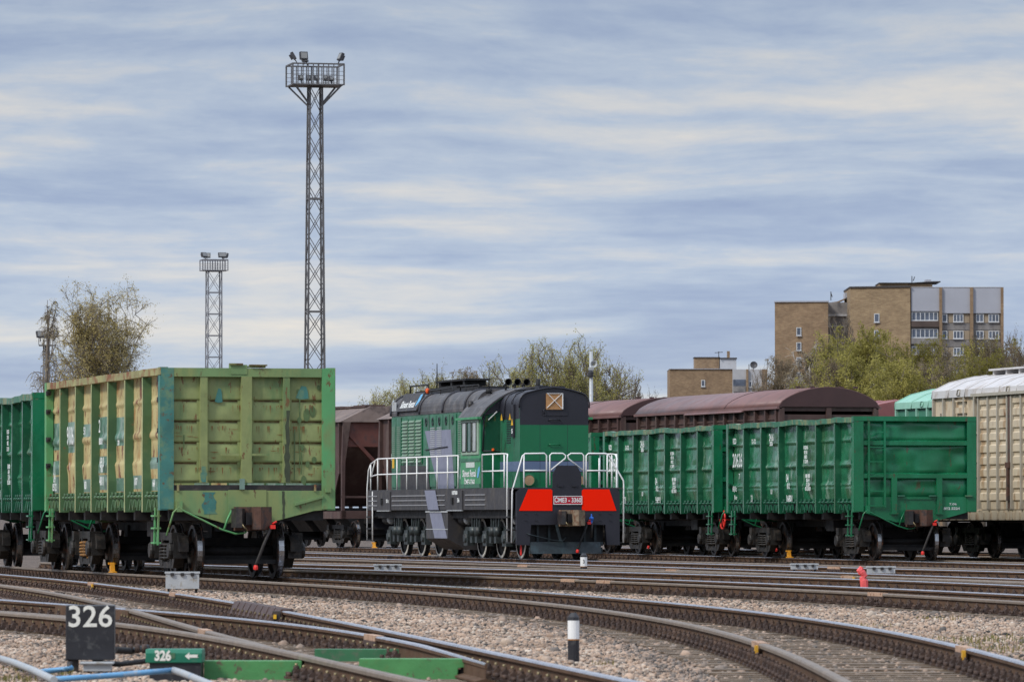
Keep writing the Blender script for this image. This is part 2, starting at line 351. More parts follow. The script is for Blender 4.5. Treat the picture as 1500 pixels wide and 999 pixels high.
M['win_white'] = mat('window_frame_white', (0.62, 0.63, 0.63), 0.5, 0, 0.06, 2)
M['roof_felt'] = mat('roof_felt', (0.05, 0.045, 0.045), 0.8, 0, 0.2, 0.5)
M['timber_dark'] = mat('balcony_boards', (0.085, 0.06, 0.05), 0.8, 0, 0.2, 0.7)

def gravel_mat(name, cols, scale, bump=0.8):
    m = bpy.data.materials.new(name); m.use_nodes = True
    nt = m.node_tree; N = nt.nodes; L = nt.links; bs = N['Principled BSDF']; bs.inputs['Roughness'].default_value = 0.95
    bs.inputs['Specular IOR Level'].default_value = 0.2
    g = N.new('ShaderNodeNewGeometry')
    v = N.new('ShaderNodeTexVoronoi'); v.inputs['Scale'].default_value = scale; L.new(g.outputs['Position'], v.inputs['Vector'])
    sp = N.new('ShaderNodeSeparateXYZ'); L.new(v.outputs['Color'], sp.inputs[0])
    r = N.new('ShaderNodeValToRGB'); L.new(sp.outputs[0], r.inputs[0]); r.color_ramp.interpolation = 'CONSTANT'
    e = r.color_ramp.elements
    e[0].position = 0; e[0].color = (*cols[0], 1); e[1].position = 1 / len(cols); e[1].color = (*cols[1], 1)
    for i, c in enumerate(cols[2:]): x = e.new((i + 2) / len(cols)); x.color = (*c, 1)
    n = N.new('ShaderNodeTexNoise'); n.inputs['Scale'].default_value = 0.5; n.inputs['Detail'].default_value = 8; n.inputs['Roughness'].default_value = 0.7
    L.new(g.outputs['Position'], n.inputs['Vector'])
    r2 = N.new('ShaderNodeValToRGB'); L.new(n.outputs[0], r2.inputs[0])
    r2.color_ramp.elements[0].position = 0.32; r2.color_ramp.elements[0].color = (0.62, 0.60, 0.58, 1)
    r2.color_ramp.elements[1].position = 0.62; r2.color_ramp.elements[1].color = (1.08, 1.04, 1, 1)
    x = N.new('ShaderNodeMixRGB'); x.blend_type = 'MULTIPLY'; x.inputs[0].default_value = 1
    L.new(r.outputs[0], x.inputs[1]); L.new(r2.outputs[0], x.inputs[2]); L.new(x.outputs[0], bs.inputs['Base Color'])
    bp = N.new('ShaderNodeBump'); bp.inputs['Strength'].default_value = bump; bp.inputs['Distance'].default_value = 0.04
    L.new(v.outputs['Distance'], bp.inputs['Height']); bp.invert = True; L.new(bp.outputs[0], bs.inputs['Normal'])
    return m
GCOLS = [(0.474, 0.342, 0.253), (0.383, 0.287, 0.214), (0.504, 0.382, 0.295), (0.302, 0.238, 0.190), (0.433, 0.308, 0.233), (0.202, 0.169, 0.143), (0.433, 0.357, 0.295)]
M['gravel'] = gravel_mat('gravel_pink', GCOLS, 15)
M['ballast'] = gravel_mat('ballast_brown', [(0.15, 0.115, 0.09), (0.20, 0.155, 0.125), (0.11, 0.085, 0.07), (0.24, 0.19, 0.16)], 14)
M['yardsoil'] = gravel_mat('yard_gravel_grey', [(0.11, 0.088, 0.073), (0.155, 0.125, 0.105), (0.085, 0.068, 0.058), (0.20, 0.165, 0.14)], 9)

def stone_mat():
    m = bpy.data.materials.new('stone_mixed'); m.use_nodes = True
    nt = m.node_tree; N = nt.nodes; L = nt.links; bs = N['Principled BSDF']; bs.inputs['Roughness'].default_value = 0.92
    bs.inputs['Specular IOR Level'].default_value = 0.25
    a = N.new('ShaderNodeAttribute'); a.attribute_name = 'tone'
    r = N.new('ShaderNodeValToRGB'); L.new(a.outputs['Fac'], r.inputs[0])
    stops = [(0, (0.050, 0.050, 0.049)), (0.06, (0.142, 0.129, 0.119)), (0.14, (0.262, 0.223, 0.195)), (0.38, (0.424, 0.312, 0.239)), (0.66, (0.494, 0.363, 0.272)), (0.88, (0.504, 0.412, 0.333)), (1, (0.584, 0.515, 0.438))]
    e = r.color_ramp.elements; e[0].position = 0; e[0].color = (*stops[0][1], 1); e[1].position = 1; e[1].color = (*stops[-1][1], 1)
    for p, c in stops[1:-1]: x = e.new(p); x.color = (*c, 1)
    g = N.new('ShaderNodeNewGeometry'); n = N.new('ShaderNodeTexNoise'); n.inputs['Scale'].default_value = 40; L.new(g.outputs['Position'], n.inputs['Vector'])
    r2 = N.new('ShaderNodeValToRGB'); L.new(n.outputs[0], r2.inputs[0])
    r2.color_ramp.elements[0].color = (0.7, 0.7, 0.7, 1); r2.color_ramp.elements[1].color = (1.2, 1.2, 1.2, 1)
    n3 = N.new('ShaderNodeTexNoise'); n3.inputs['Scale'].default_value = 0.45; n3.inputs['Detail'].default_value = 7; n3.inputs['Roughness'].default_value = 0.7; L.new(g.outputs['Position'], n3.inputs['Vector'])
    r3 = N.new('ShaderNodeValToRGB'); L.new(n3.outputs[0], r3.inputs[0])
    r3.color_ramp.elements[0].position = 0.36; r3.color_ramp.elements[0].color = (0.60, 0.57, 0.54, 1); r3.color_ramp.elements[1].position = 0.6; r3.color_ramp.elements[1].color = (1.05, 1.03, 1.0, 1)
    y = N.new('ShaderNodeMixRGB'); y.blend_type = 'MULTIPLY'; y.inputs[0].default_value = 1
    L.new(r.outputs[0], y.inputs[1]); L.new(r3.outputs[0], y.inputs[2])
    x = N.new('ShaderNodeMixRGB'); x.blend_type = 'MULTIPLY'; x.inputs[0].default_value = 1
    L.new(y.outputs[0], x.inputs[1]); L.new(r2.outputs[0], x.inputs[2]); L.new(x.outputs[0], bs.inputs['Base Color'])
    return m
M['stone'] = stone_mat()

def leaf_mat(name, cols, scale=0.8):
    m = bpy.data.materials.new(name); m.use_nodes = True
    nt = m.node_tree; N = nt.nodes; L = nt.links; bs = N['Principled BSDF']; bs.inputs['Roughness'].default_value = 0.7
    bs.inputs['Specular IOR Level'].default_value = 0.25
    g = N.new('ShaderNodeNewGeometry'); n = N.new('ShaderNodeTexNoise'); n.inputs['Scale'].default_value = scale; n.inputs['Detail'].default_value = 6
    L.new(g.outputs['Position'], n.inputs['Vector'])
    r = N.new('ShaderNodeValToRGB'); L.new(n.outputs[0], r.inputs[0])
    r.color_ramp.elements[0].position = 0.35; r.color_ramp.elements[0].color = (*cols[0], 1)
    r.color_ramp.elements[1].position = 0.65; r.color_ramp.elements[1].color = (*cols[1], 1)
    L.new(r.outputs[0], bs.inputs['Base Color'])
    tr = N.new('ShaderNodeBsdfTranslucent'); L.new(r.outputs[0], tr.inputs[0])
    mx = N.new('ShaderNodeMixShader'); mx.inputs[0].default_value = 0.35
    L.new(bs.outputs[0], mx.inputs[1]); L.new(tr.outputs[0], mx.inputs[2]); L.new(mx.outputs[0], N['Material Output'].inputs[0])
    return m
M['leaf_lime'] = leaf_mat('leaf_spring_lime', ((0.21, 0.19, 0.045), (0.35, 0.31, 0.08)))
M['leaf_olive'] = leaf_mat('leaf_olive', ((0.26, 0.245, 0.07), (0.41, 0.37, 0.12)))
M['leaf_brown'] = leaf_mat('bud_brown', ((0.16, 0.12, 0.075), (0.25, 0.195, 0.11)))
M['leaf_birch'] = leaf_mat('leaf_birch_gold', ((0.32, 0.25, 0.09), (0.48, 0.39, 0.15)))
M['bark'] = mat('bark_grey_brown', (0.17, 0.14, 0.11), 0.9, 0, 0.3, 2)
M['bark_white'] = mat('bark_birch', (0.36, 0.33, 0.29), 0.85, 0, 0.35, 2)
M['grass'] = leaf_mat('grass_blade', ((0.16, 0.17, 0.05), (0.30, 0.23, 0.09)), 3)

def text(name, body, size, m, parent, loc, rot, align='CENTER', bold=0.0, sx=1.0, extrude=0.0):
    cu = bpy.data.curves.new(name, 'FONT'); cu.body = body; cu.size = size; cu.align_x = align; cu.align_y = 'CENTER'
    cu.offset = bold; cu.resolution_u = 3; cu.extrude = extrude
    t = bpy.data.objects.new(name + '_curve', cu); COL.objects.link(t)
    dg = bpy.context.evaluated_depsgraph_get()
    me = bpy.data.meshes.new_from_object(t.evaluated_get(dg))
    bpy.data.objects.remove(t)
    me.materials.clear(); me.materials.append(m)
    o = link(name, me, parent); o.location = loc; o.rotation_euler = rot; o.scale = (sx, 1, 1)
    return o
ROT_SIDE = (PI / 2, 0, 0)            # faces local -Y, reads along +X
ROT_END = (PI / 2, 0, PI / 2)        # faces local +X, reads along +Y

# ------------------------------------------------------------------ splines
class Curve:
    """X as a smooth function of Y"""
    def __init__(s, pts, deg=None):
        pts = sorted(pts, key=lambda p: p[1])
        s.x = np.array([p[0] for p in pts], float); s.y = np.array([p[1] for p in pts], float)
        if deg is not None:
            w = 1.0 / s.y
            s.c = np.polyfit(s.y / 50.0, s.x, deg, w=w); s.k = None; return
        s.c = None
        n = len(s.x); h = np.diff(s.y); A = np.zeros((n, n)); b = np.zeros(n); A[0, 0] = A[-1, -1] = 1
        for i in range(1, n - 1):
            A[i, i - 1] = h[i - 1]; A[i, i] = 2 * (h[i - 1] + h[i]); A[i, i + 1] = h[i]
            b[i] = 3 * ((s.x[i + 1] - s.x[i]) / h[i] - (s.x[i] - s.x[i - 1]) / h[i - 1])
        s.k = np.linalg.solve(A, b)
    def X(s, y):
        if s.c is not None: return float(np.polyval(s.c, y / 50.0))
        if y <= s.y[0] or y >= s.y[-1]:
            e = 1e-3; a = s.y[0] if y <= s.y[0] else s.y[-1]
            sg = (s._e(a + e) - s._e(a)) / e if y <= s.y[0] else (s._e(a) - s._e(a - e)) / e
            return s._e(a) + sg * (y - a)
        return s._e(y)
    def _e(s, y):
        i = int(np.clip(np.searchsorted(s.y, y) - 1, 0, len(s.y) - 2)); h = s.y[i + 1] - s.y[i]; t = y - s.y[i]
        bb = (s.x[i + 1] - s.x[i]) / h - h * (2 * s.k[i] + s.k[i + 1]) / 3
        return float(s.x[i] + t * (bb + t * (s.k[i] + t * (s.k[i + 1] - s.k[i]) / (3 * h))))
    def slope(s, y): return (s.X(y + 0.05) - s.X(y - 0.05)) / 0.1
    def frame(s, y):
        """point, direction away from the camera, direction to the right"""
        k = s.slope(y); n = math.hypot(1, k)
        return Vector((s.X(y), y, 0)), Vector((k / n, 1 / n, 0)), Vector((1 / n, -k / n, 0))
    def samples(s, y0, y1, step):
        ys = []; y = y0
        while y <= y1:
            ys.append(y); y += step / math.hypot(1, s.slope(y))
        return ys
    def offset(s, o, y0, y1, step=2.0):
        return Curve([tuple((lambda f: (f[0] + f[2] * o).xy)(s.frame(y))) for y in s.samples(y0, y1, step)])

RAILP = [(-.0375, .170), (-.029, .1835), (.029, .1835), (.0375, .170), (.0365, .145), (.010, .135), (.009, .035), (.075, .018), (.075, .003), (-.075, .003), (-.075, .018), (-.009, .035), (-.010, .135), (-.0365, .145)]
RAILP = [(x, z - 0.0035) for x, z in RAILP]
def rail_mesh(cv, y0, y1, step=1.0, taper0=0.0, dull=False):
    """sweep of the rail profile, head faces use material 1"""
    mb = MB(); n = len(RAILP)
    ys = cv.samples(y0, y1, step)
    if ys[-1] < y1 - 0.05: ys.append(y1)
    for i, y in enumerate(ys):
        p, a, r = cv.frame(y)
        for u, z in RAILP:
            uu = u
            if taper0 and y < y0 + taper0 and abs(u) < 0.05:       # planed switch tongue
                t = (y - y0) / taper0; uu = u * (0.25 + 0.75 * t); z = z - 0.03 * (1 - t) if z > .1 else z
            q = p + r * uu; mb.v.append((q.x, q.y, z))
    for i in range(len(ys) - 1):
        for k in range(n):
            k2 = (k + 1) % n
            mb.f.append((i * n + k, i * n + k2, (i + 1) * n + k2, (i + 1) * n + k)); mb.m.append(1 if k in (0, 1, 2) or (dull and k in (3, n - 1)) else 0); mb.sm.append(False)
    mb.f.append(tuple(range(n))); mb.m.append(0); mb.sm.append(False)
    e = (len(ys) - 1) * n; mb.f.append(tuple(e + k for k in reversed(range(n)))); mb.m.append(0); mb.sm.append(False)
    return mb

def fastener_mesh(bright):
    mb = MB()
    mb.box(-.19, .19, -.085, .085, .002, .022, 0)
    for sx in (-1, 1):
        mb.prism([(sx * .062, .022), (sx * .125, .022), (sx * .125, .06), (sx * .10, .085), (sx * .055, .075)], -.06, .06, 'y', 0)
        mb.cyl((sx * .10, 0, .06), (sx * .10, 0, .102), .027, 6, 0)
        mb.cyl((sx * .10, 0, .095), (sx * .10, 0, .122), .013, 6, 1)
        mb.cyl((sx * .16, .05, .02), (sx * .16, .05, .055), .02, 6, 0)
        mb.cyl((sx * .16, -.05, .02), (sx * .16, -.05, .055), .02, 6, 0)
    o = mb.build('rail_fastening', [M['fastener'], M['bolt'] if bright else M['fastener']]); me = o.data; bpy.data.objects.remove(o); return me
FAST = fastener_mesh(False); FAST_BRIGHT = fastener_mesh(True)
def sleeper_mesh(L=2.75, name='sleeper'):
    mb = MB(); rnd = random.Random(5)
    mb.box(-L / 2, L / 2, -.125, .125, -.16, 0.0)
    o = mb.build(name, M['sleeper'], bevel=0); me = o.data; bpy.data.objects.remove(o); return me
SLEEP = sleeper_mesh()

def merge_instances(name, me, mats4, parent, kind=None):
    """many placed copies of one mesh as ONE object"""
    n = len(me.vertices); co = np.empty(n * 3); me.vertices.foreach_get('co', co); co = np.c_[co.reshape(-1, 3), np.ones(n)]
    polys = [tuple(p.vertices) for p in me.polygons]; mi = [p.material_index for p in me.polygons]
    V = []; Fc = []; MI = []
    for k, m4 in enumerate(mats4):
        V.append((co @ np.array(m4).T)[:, :3]); Fc += [tuple(i + k * n for i in p) for p in polys]; MI += mi
    nm = bpy.data.meshes.new(name); nm.from_pydata(np.vstack(V).tolist(), [], Fc)
    for mm in me.materials: nm.materials.append(mm)
    nm.polygons.foreach_set('material_index', MI); nm.update()
    o = link(name, nm, parent)
    if kind: o['kind'] = kind
    return o
def repeat_part(name, me, mats4, parent, limit=100):
    for m4 in mats4[:limit]:
        o = link(name, me, parent); o.matrix_local = m4
    if len(mats4) > limit: merge_instances(name, me, mats4[limit:], parent, 'stuff')

def visible(p, pad=1.0):
    return abs(p.x) < p.y * 0.0905 + pad and p.y > 33

def railway_track(label, cv, y0, y1, near_dull=True, joints=(), detail=True, group=None):
    t = empty('railway_track', (0, 0, 0), 0, label, 'railway track', group)
    for side in (-1, 1):
        rc = cv.offset(side * 0.797, y0 - 2, y1 + 2)
        head = M['rail_head_dull'] if (side < 0) == near_dull else M['rail_head']
        rail_mesh(rc, y0, y1, 1.0 if y0 < 80 else 2.0, 0.0, head is M['rail_head_dull']).build('rail', [M['rail_side'], head], t, recalc=True)
    rnd = random.Random(int(abs(cv.X(y0)) * 1000) % 9973)
    sm, fm = [], []
    for y in cv.samples(y0, y1, 0.545):
        p, a, r = cv.frame(y)
        if not visible(p, 3.0): continue
        ang = math.atan2(r.y, r.x)
        Mx = Matrix.Translation(p) @ Matrix.Rotation(ang + rnd.uniform(-.012, .012), 4, 'Z')
        sm.append(Mx @ Matrix.Translation((rnd.uniform(-.04, .04), rnd.uniform(-.02, .02), rnd.uniform(-.012, 0))))
        for side in (-1, 1):
            q = p + r * (side * 0.797)
            fm.append(Matrix.Translation(q) @ Matrix.Rotation(ang, 4, 'Z'))
    repeat_part('sleeper', SLEEP, sm, t, 100)
    if detail: repeat_part('rail_fastening', FAST, fm, t, 100)
    elif fm: merge_instances('rail_fastening', FAST, fm[:900], t, 'stuff')
    # darker bed under the track
    mb = MB(); ys = cv.samples(y0, y1, 1.5)
    for i, y in enumerate(ys):
        p, a, r = cv.frame(y)
        for u, z in ((-1.9, -.06), (-1.45, -.028), (1.45, -.028), (1.9, -.06)):
            q = p + r * u; mb.v.append((q.x, q.y, z))
    for i in range(len(ys) - 1):
        for k in range(3):
            mb.f.append((i * 4 + k, i * 4 + k + 1, i * 4 + 5 + k, i * 4 + 4 + k)); mb.m.append(0); mb.sm.append(False)
    mb.build('ballast_bed', M['ballast'], t)
    for (px, py, side, yel) in joints: joint(t, cv.offset(side * 0.797, y0 - 2, y1 + 2), px, py, yel)
    return t
def joint(t, rc, px, py, yel):
    y = gp(px, py)[1]; p, a, r = rc.frame(y)
    ang = math.atan2(r.y, r.x)
    mb = MB()
    for s in (-1, 1):
        mb.box(s * .012, s * .045, -.45, .45, .035, .135)
        for k in (-.36, -.2, -.08, .08, .2, .36): mb.cyl((s * .045, k, .085), (s * .075, k, .085), .022, 6)
    mb.m = [1] * len(mb.f)
    mb.box(-.043, .043, -.42, .42, .135, .186)
    o = mb.build('rail_joint', [M['joint'], M['fastener']], t); o.matrix_local = Matrix.Translation(p) @ Matrix.Rotation(ang, 4, 'Z')
    if yel:
        y2 = MB(); y2.box(-.078, -.05, -.58, -.48, .05, .165); y2.box(-.095, -.078, -.55, -.51, .03, .10)
        y2.build('yellow_clamp', M['joint_yellow'], o)

# ------------------------------------------------------------------ ground
def ground():
    mb = MB()
    mb.face([(-2500, -200, -.075), (2500, -200, -.075), (2500, 5000, -.075), (-2500, 5000, -.075)])
    o = mb.build('ground', M['yardsoil']); tag(o, kind='structure')
    # pinkish gravel area in the foreground, a sheet over the yard soil
    mb = MB(); nx, ny = 60, 120; rnd = np.random.RandomState(3)
    xs = np.linspace(-16, 16, nx); ys = np.linspace(30, 112, ny)
    zz = rnd.rand(ny, nx) * 0.03
    for j, y in enumerate(ys):
        for i, x in enumerate(xs): mb.v.append((x, y, -.066 + zz[j, i] * 0.6))
    for j in range(ny - 1):
        for i in range(nx - 1):
            k = j * nx + i; mb.f.append((k, k + 1, k + nx + 1, k + nx)); mb.m.append(0); mb.sm.append(True)
    o = mb.build('gravel_ground', M['gravel']); tag(o, kind='structure')
ground()

# ------------------------------------------------------------------ track geometry (world X, Y)
A1 = [gp(*p) for p in [(480, 856.5), (605, 863), (715, 873.5), (825, 884), (925, 898), (1017, 916), (1150, 957), (1248, 999)]] + [(-6.06, 102.5)] * 4 + [(-6.9, 107)] * 2 + [(-8.84, 116)] * 4 + [(-12.2, 130.5)]
cA1 = Curve(A1, 4)
TA = cA1.offset(0.797, 30, 134)
B1 = [gp(*p) for p in [(715, 843.2), (825, 848), (925, 851.8), (1025, 855.4), (1125, 859.5), (1225, 864.5), (1350, 872), (1500, 881.5)]]
cB1 = Curve(B1 + [(-6.2, 121), (-11.2, 136), (8.3, 58), (8.9, 45)], 4)
TB = cB1.offset(0.797, 44, 138)
TC = Curve([(8.9, 80), (8.3, 91), (6.9, 95.7), (4.93, 102.6), (2.01, 111.8), (-.9, 120.5), (-4.6, 131), (-9.5, 144)], 3).offset(0.797, 80, 146)
TD = Curve([(10.3, 85), (8.6, 93.75), (7.3, 100), (5.2, 108.4), (2.19, 121.6), (-1.3, 134), (-5.5, 149), (-11, 166)], 3).offset(0.797, 84, 168)
cE = [(-.06, 147.5), (2.45, 138), (6.1, 127.5), (8.5, 119), (10.06, 111.8), (-2.70, 159.6), (-5.5, 171), (-8.9, 183)]
TE = Curve(cE, 3).offset(0.797, 108, 184)
TF = Curve([(14.9, 120), (12.5, 132), (9.76, 142.3), (7.3, 154.9), (4.03, 168.9), (.75, 182.5), (-3.15, 196), (-7.6, 210)], 3)
TG = Curve([(18.9, 128), (16.2, 140.5), (12.85, 155), (9.6, 168), (5.12, 182), (.5, 197), (-4.4, 212)], 3)
TH = Curve([(20.6, 150), (17.5, 160), (13.15, 175), (9.2, 188), (4.2, 203)], 3)

railway_track('curving railway track carrying the weathered yellow-green open wagon', TA, 31, 132, True,
              [(1093, 940, -1, True), (1366, 947, 1, True)])
railway_track('railway track sweeping right in front of the locomotive, second track behind the low bollard', TB, 46, 136, True,
              [(830, 850, -1, False), (1270, 868, -1, False), (915, 848, -1, False)])
railway_track('middle yard track, third rail pair behind the low bollard in the foreground', TC, 86, 144, False, [(1490, 866, -1, True)])
railway_track('yard track just in front of the red twisted marker and grey boxes', TD, 88, 165, True, [(1390, 843, -1, True), (580, 827, -1, False), (957, 834, -1, False)])
railway_track('railway track under the green and black shunting locomotive', TE, 108, 183, False, [(1410, 830, -1, False)], False)
railway_track('railway track under the row of clean green open wagons', TF, 120, 209, False, [], False)
railway_track('railway track under the arched brown wagons and the beige boxcar', TG, 128, 210, False, [], False)
railway_track('furthest railway track, carrying the mint-roofed wagon', TH, 152, 202, False, [], False)

# foreground turnout, rails traced on the rail-top plane
cR1 = Curve([gp(*p) for p in [(0, 840), (167, 858), (240, 865.5), (353, 882), (423, 893), (480, 906), (538, 917), (580, 926), (647, 939), (730, 956), (943, 999)]], 3)
cR4 = Curve([gp(*p) for p in [(0, 896), (100, 903), (167, 910), (233, 920), (300, 931), (367, 941), (433, 954), (500, 970), (620, 997)]], 3)
cR2 = Curve([gp(*p) for p in [(0, 877), (100, 884.5), (167, 889), (233, 895), (333, 902), (417, 911), (500, 924), (580, 936), (647, 948.5), (715, 966)]], 4)
cR3 = Curve([gp(*p) for p in [(0, 855.7), (53, 862), (133, 879), (167, 886), (207, 894), (250, 907), (293, 920), (333, 931.5), (400, 946.5), (480, 964.5)]], 4)
def turnout():
    t = empty('turnout', (0, 0, 0), 0, 'railway turnout with crossing rails beside the black 326 block', 'railway turnout')
    y1 = gp(0, 840)[1]
    rail_mesh(cR1, 31, y1, .8).build('stock_rail', [M['rail_side'], M['rail_head']], t)
    rail_mesh(cR4, 31, 72, .8, 0.0, True).build('stock_rail', [M['rail_side'], M['rail_head_dull']], t)
    r2 = rail_mesh(cR2, 43.3, 84, .6, 5.0).build('closure_rail', [M['rail_side'], M['rail_head']], t)
    r3 = rail_mesh(cR3, 43.6, 96, .6, 5.0, True).build('closure_rail', [M['rail_side'], M['rail_head_dull']], t)
    # guard rail beside the near stock rail
    g = Curve([(cR4.X(y) + 0.16 * 1.03, y) for y in np.linspace(56, 76, 9)], 2)
    rail_mesh(g, 61.5, 72, .8).build('guard_rail', [M['rail_side'], M['rail_head_dull']], t)
    g = Curve([(cR1.X(y) - 0.15, y) for y in np.linspace(60, 90, 9)], 2)
    sm = []; fm = []; rnd = random.Random(4)
    y = 32.0
    while y < 100:
        pl = Vector((cR4.X(y), y, 0)); k = 0.5 * (cR4.slope(y) + cR1.slope(y)); n = math.hypot(1, k)
        a = Vector((k / n, 1 / n, 0)); r = Vector((1 / n, -k / n, 0)); ang = math.atan2(r.y, r.x)
        # right stock rail crossed by this sleeper
        yy = y
        for _ in range(12):
            q = Vector((cR1.X(yy), yy, 0)); s = (q - pl).dot(a); yy -= s * a.y
        w = (q - pl).dot(r)
        if y > 84: w = min(w, 2.6)
        sm.append((pl + r * (w / 2), ang, w + 1.15))
        for cv, lo, hi in ((cR4, 30, 72), (cR1, 30, y1), (cR2, 49, 84), (cR3, 49, 96)):
            y2 = y
            for _ in range(12):
                q = Vector((cv.X(y2), y2, 0)); s = (q - pl).dot(a); y2 -= s * a.y
            if lo < y2 < hi and visible(q, 1.0): fm.append((q.y, Matrix.Translation(q) @ Matrix.Rotation(ang, 4, 'Z')))
        y += 0.545 * a.y
    n = 0
    for p, ang, L in sm:
        if not visible(p, 2.5): continue
        n += 1
        if n > 100: break
        o = link('sleeper', SLEEP, t)
        o.matrix_local = Matrix.Translation(p + Vector((0, 0, -.004 - rnd.random() * .01))) @ Matrix.Rotation(ang, 4, 'Z') @ Matrix.Diagonal((L / 2.75, 1, 1, 1))
    fm.sort(key=lambda q: q[0]); repeat_part('rail_fastening', FAST_BRIGHT, [m for _, m in fm], t, 100)
    # crossing nose where the rails meet
    yc = gp(172, 888)[1]; p = Vector((cR2.X(yc), yc, 0)); k = cR2.slope(yc); ang = math.atan2(-k, 1)
    mb = MB(); mb.prism([(-.16, -2.2), (.16, -2.2), (.10, 2.4), (-.10, 2.4)], .02, .162, 'z')
    o = mb.build('crossing_nose', M['rail_side'], t); o.matrix_local = Matrix.Translation(p) @ Matrix.Rotation(ang, 4, 'Z')
    joint(t, cR1, 123, 853, True); joint(t, cR1, 248, 868, False); joint(t, cR3, 298, 922, False); joint(t, cR2, 545, 930, False)
    # brown slatted plate bridging the far stock rail
    ya, yb = gp(352, 882)[1], gp(423, 894)[1]
    mb = MB(); K = 8
    for i in range(K):
        y0_ = yb + (ya - yb) * i / K; y1_ = yb + (ya - yb) * (i + 1) / K - 0.10
        a0 = Vector((cR1.X(y0_), y0_, 0)); a1 = Vector((cR1.X(y1_), y1_, 0))
        v = [(a0.x - .13, a0.y, .02), (a1.x - .13, a1.y, .02), (a1.x - .04, a1.y, .20), (a0.x - .04, a0.y, .20),
             (a0.x + .10, a0.y, .20), (a1.x + .10, a1.y, .20), (a1.x + .12, a1.y, .02), (a0.x + .12, a0.y, .02)]
        mb.face([v[0], v[1], v[2], v[3]]); mb.face([v[3], v[2], v[5], v[4]]); mb.face([v[4], v[5], v[6], v[7]]); mb.face([v[0], v[3], v[4], v[7]]); mb.face([v[1], v[6], v[5], v[2]])
        mb.face([(a1.x - .136, a1.y, .02), (a1.x - .136, a1.y + .03, .02), (a1.x - .046, a1.y + .03, .205), (a1.x - .046, a1.y, .205)], 1)
    mb.build('slatted_cover', [mat('slat_brown', (0.062, 0.032, 0.024), 0.6, 0, 0.2, 4), M['cabinet']], t)
    mb = MB(); x = cR1.X(yb); mb.box(x - .13, x - .04, yb - .2, yb - .05, .02, .18); mb.build('end_stop', M['steel_dark'], t)
    mb = MB(); mb.box(x - .12, x - .085, yb - .215, yb - .2, .09, .14); mb.build('yellow_mark', M['yellow'], t)
    return t
turnout()

# ------------------------------------------------------------------ vehicles: shared pieces
def wheelset_parts(par, x, rim=None, rad=0.475, tread=True, wheel_mat=None):
    wm = wheel_mat or M['wheel']
    mb = MB(); mb.cyl((x, -1.05, rad), (x, 1.05, rad), .09, 12); mb.build('axle', M['steel_black'], par)
    for s in (-1, 1):
        mb = MB(); Mx = Matrix.Translation((x, s * .73, rad)) @ Matrix.Rotation(-s * PI / 2, 4, 'X')
        # local z points outwards
        prof = [(.0, .11), (.12, .11), (.14, .07), (.30, .03), (rad - .085, .035), (rad - .07, .075), (rad - .012, .075), (rad, .06), (rad, -.03), (rad + .028, -.04), (rad + .028, -.062), (rad - .06, -.065), (rad - .09, -.02), (.2, -.03), (.1, -.06), (0, -.06)]
        ms = [0] * 15; ms[5] = 2 if rim else 0; ms[7] = 1 if tread else 0; ms[6] = 2 if rim else 0
        mb.lathe(prof, 32, 0, Mx, ms)
        o = mb.build('wheel', [wm, M['tread'], rim or wm], par)

def freight_bogie(parent, xc, ochre=False, hi=True):
    b = MB(); b.box(xc - .28, xc + .28, -.95, .95, .42, .70); b.box(xc - .16, xc + .16, -.3, .3, .70, .92)
    b.box(xc - .95, xc - .90, -.75, .75, .3, .45); b.box(xc + .90, xc + .95, -.75, .75, .3, .45)
    bo = b.build('bogie', M['steel_black'], parent)
    for s in (-1, 1):
        f = MB(); y0, y1 = sorted((s * .93, s * 1.10))
        top = [(-1.28, .62), (-1.15, .74), (-.75, .80), (.75, .80), (1.15, .74), (1.28, .62), (1.28, .46), (.98, .48), (.62, .66), (.42, .66), (.42, .66), (-.42, .66), (-.62, .66), (-.98, .48), (-1.28, .46)]
        f.prism([(xc + a, c) for a, c in top], y0, y1, 'y')
        bot = [(-.98, .50), (-.62, .16), (.62, .16), (.98, .50), (.80, .52), (.5, .27), (-.5, .27), (-.80, .52)]
        f.prism([(xc + a, c) for a, c in bot], y0, y1, 'y')
        for q in (-.42, .42): f.box(xc + q - .06, xc + q + .06, y0 - .01, y1 + .01, .2, .68)
        f.build('side_frame', M['bogie'], bo)
        for q in (-.2, .2):
            sp = MB(); pts = []
            for i in range(61):
                a = i / 60 * 5 * 2 * PI; pts.append((xc + q + .115 * math.cos(a), s * 1.06 + .115 * math.sin(a), .29 + i / 60 * .30))
            sp.tube(pts, .026, 5); sp.build('spring', M['bogie_ochre'] if ochre and s < 0 else M['bogie'], bo)
        for q in (-.925, .925):
            ab = MB(); ab.box(xc + q - .17, xc + q + .17, s * .92, s * 1.17, .34, .64)
            ab.lathe([(0, .30), (.13, .30), (.15, .27), (.15, .0)], 14, 0, Matrix.Translation((xc + q, s * .95, .475)) @ Matrix.Rotation(-s * PI / 2, 4, 'X'))
            ab.box(xc + q - .12, xc + q + .12, s * 1.0, s * 1.2, .62, .80)
            ab.build('axle_box', M['bogie'], bo)
    for q in (-.925, .925):
        # wheelset as sub-parts
        wheelset_parts(bo, xc + q)
    for q in (-.5, .5):
        br = MB(); br.box(xc + q * 2.55 - .05, xc + q * 2.55 + .05, -.7, .7, .24, .32)
        br.build('brake_beam', M['steel_black'], bo)
    return bo

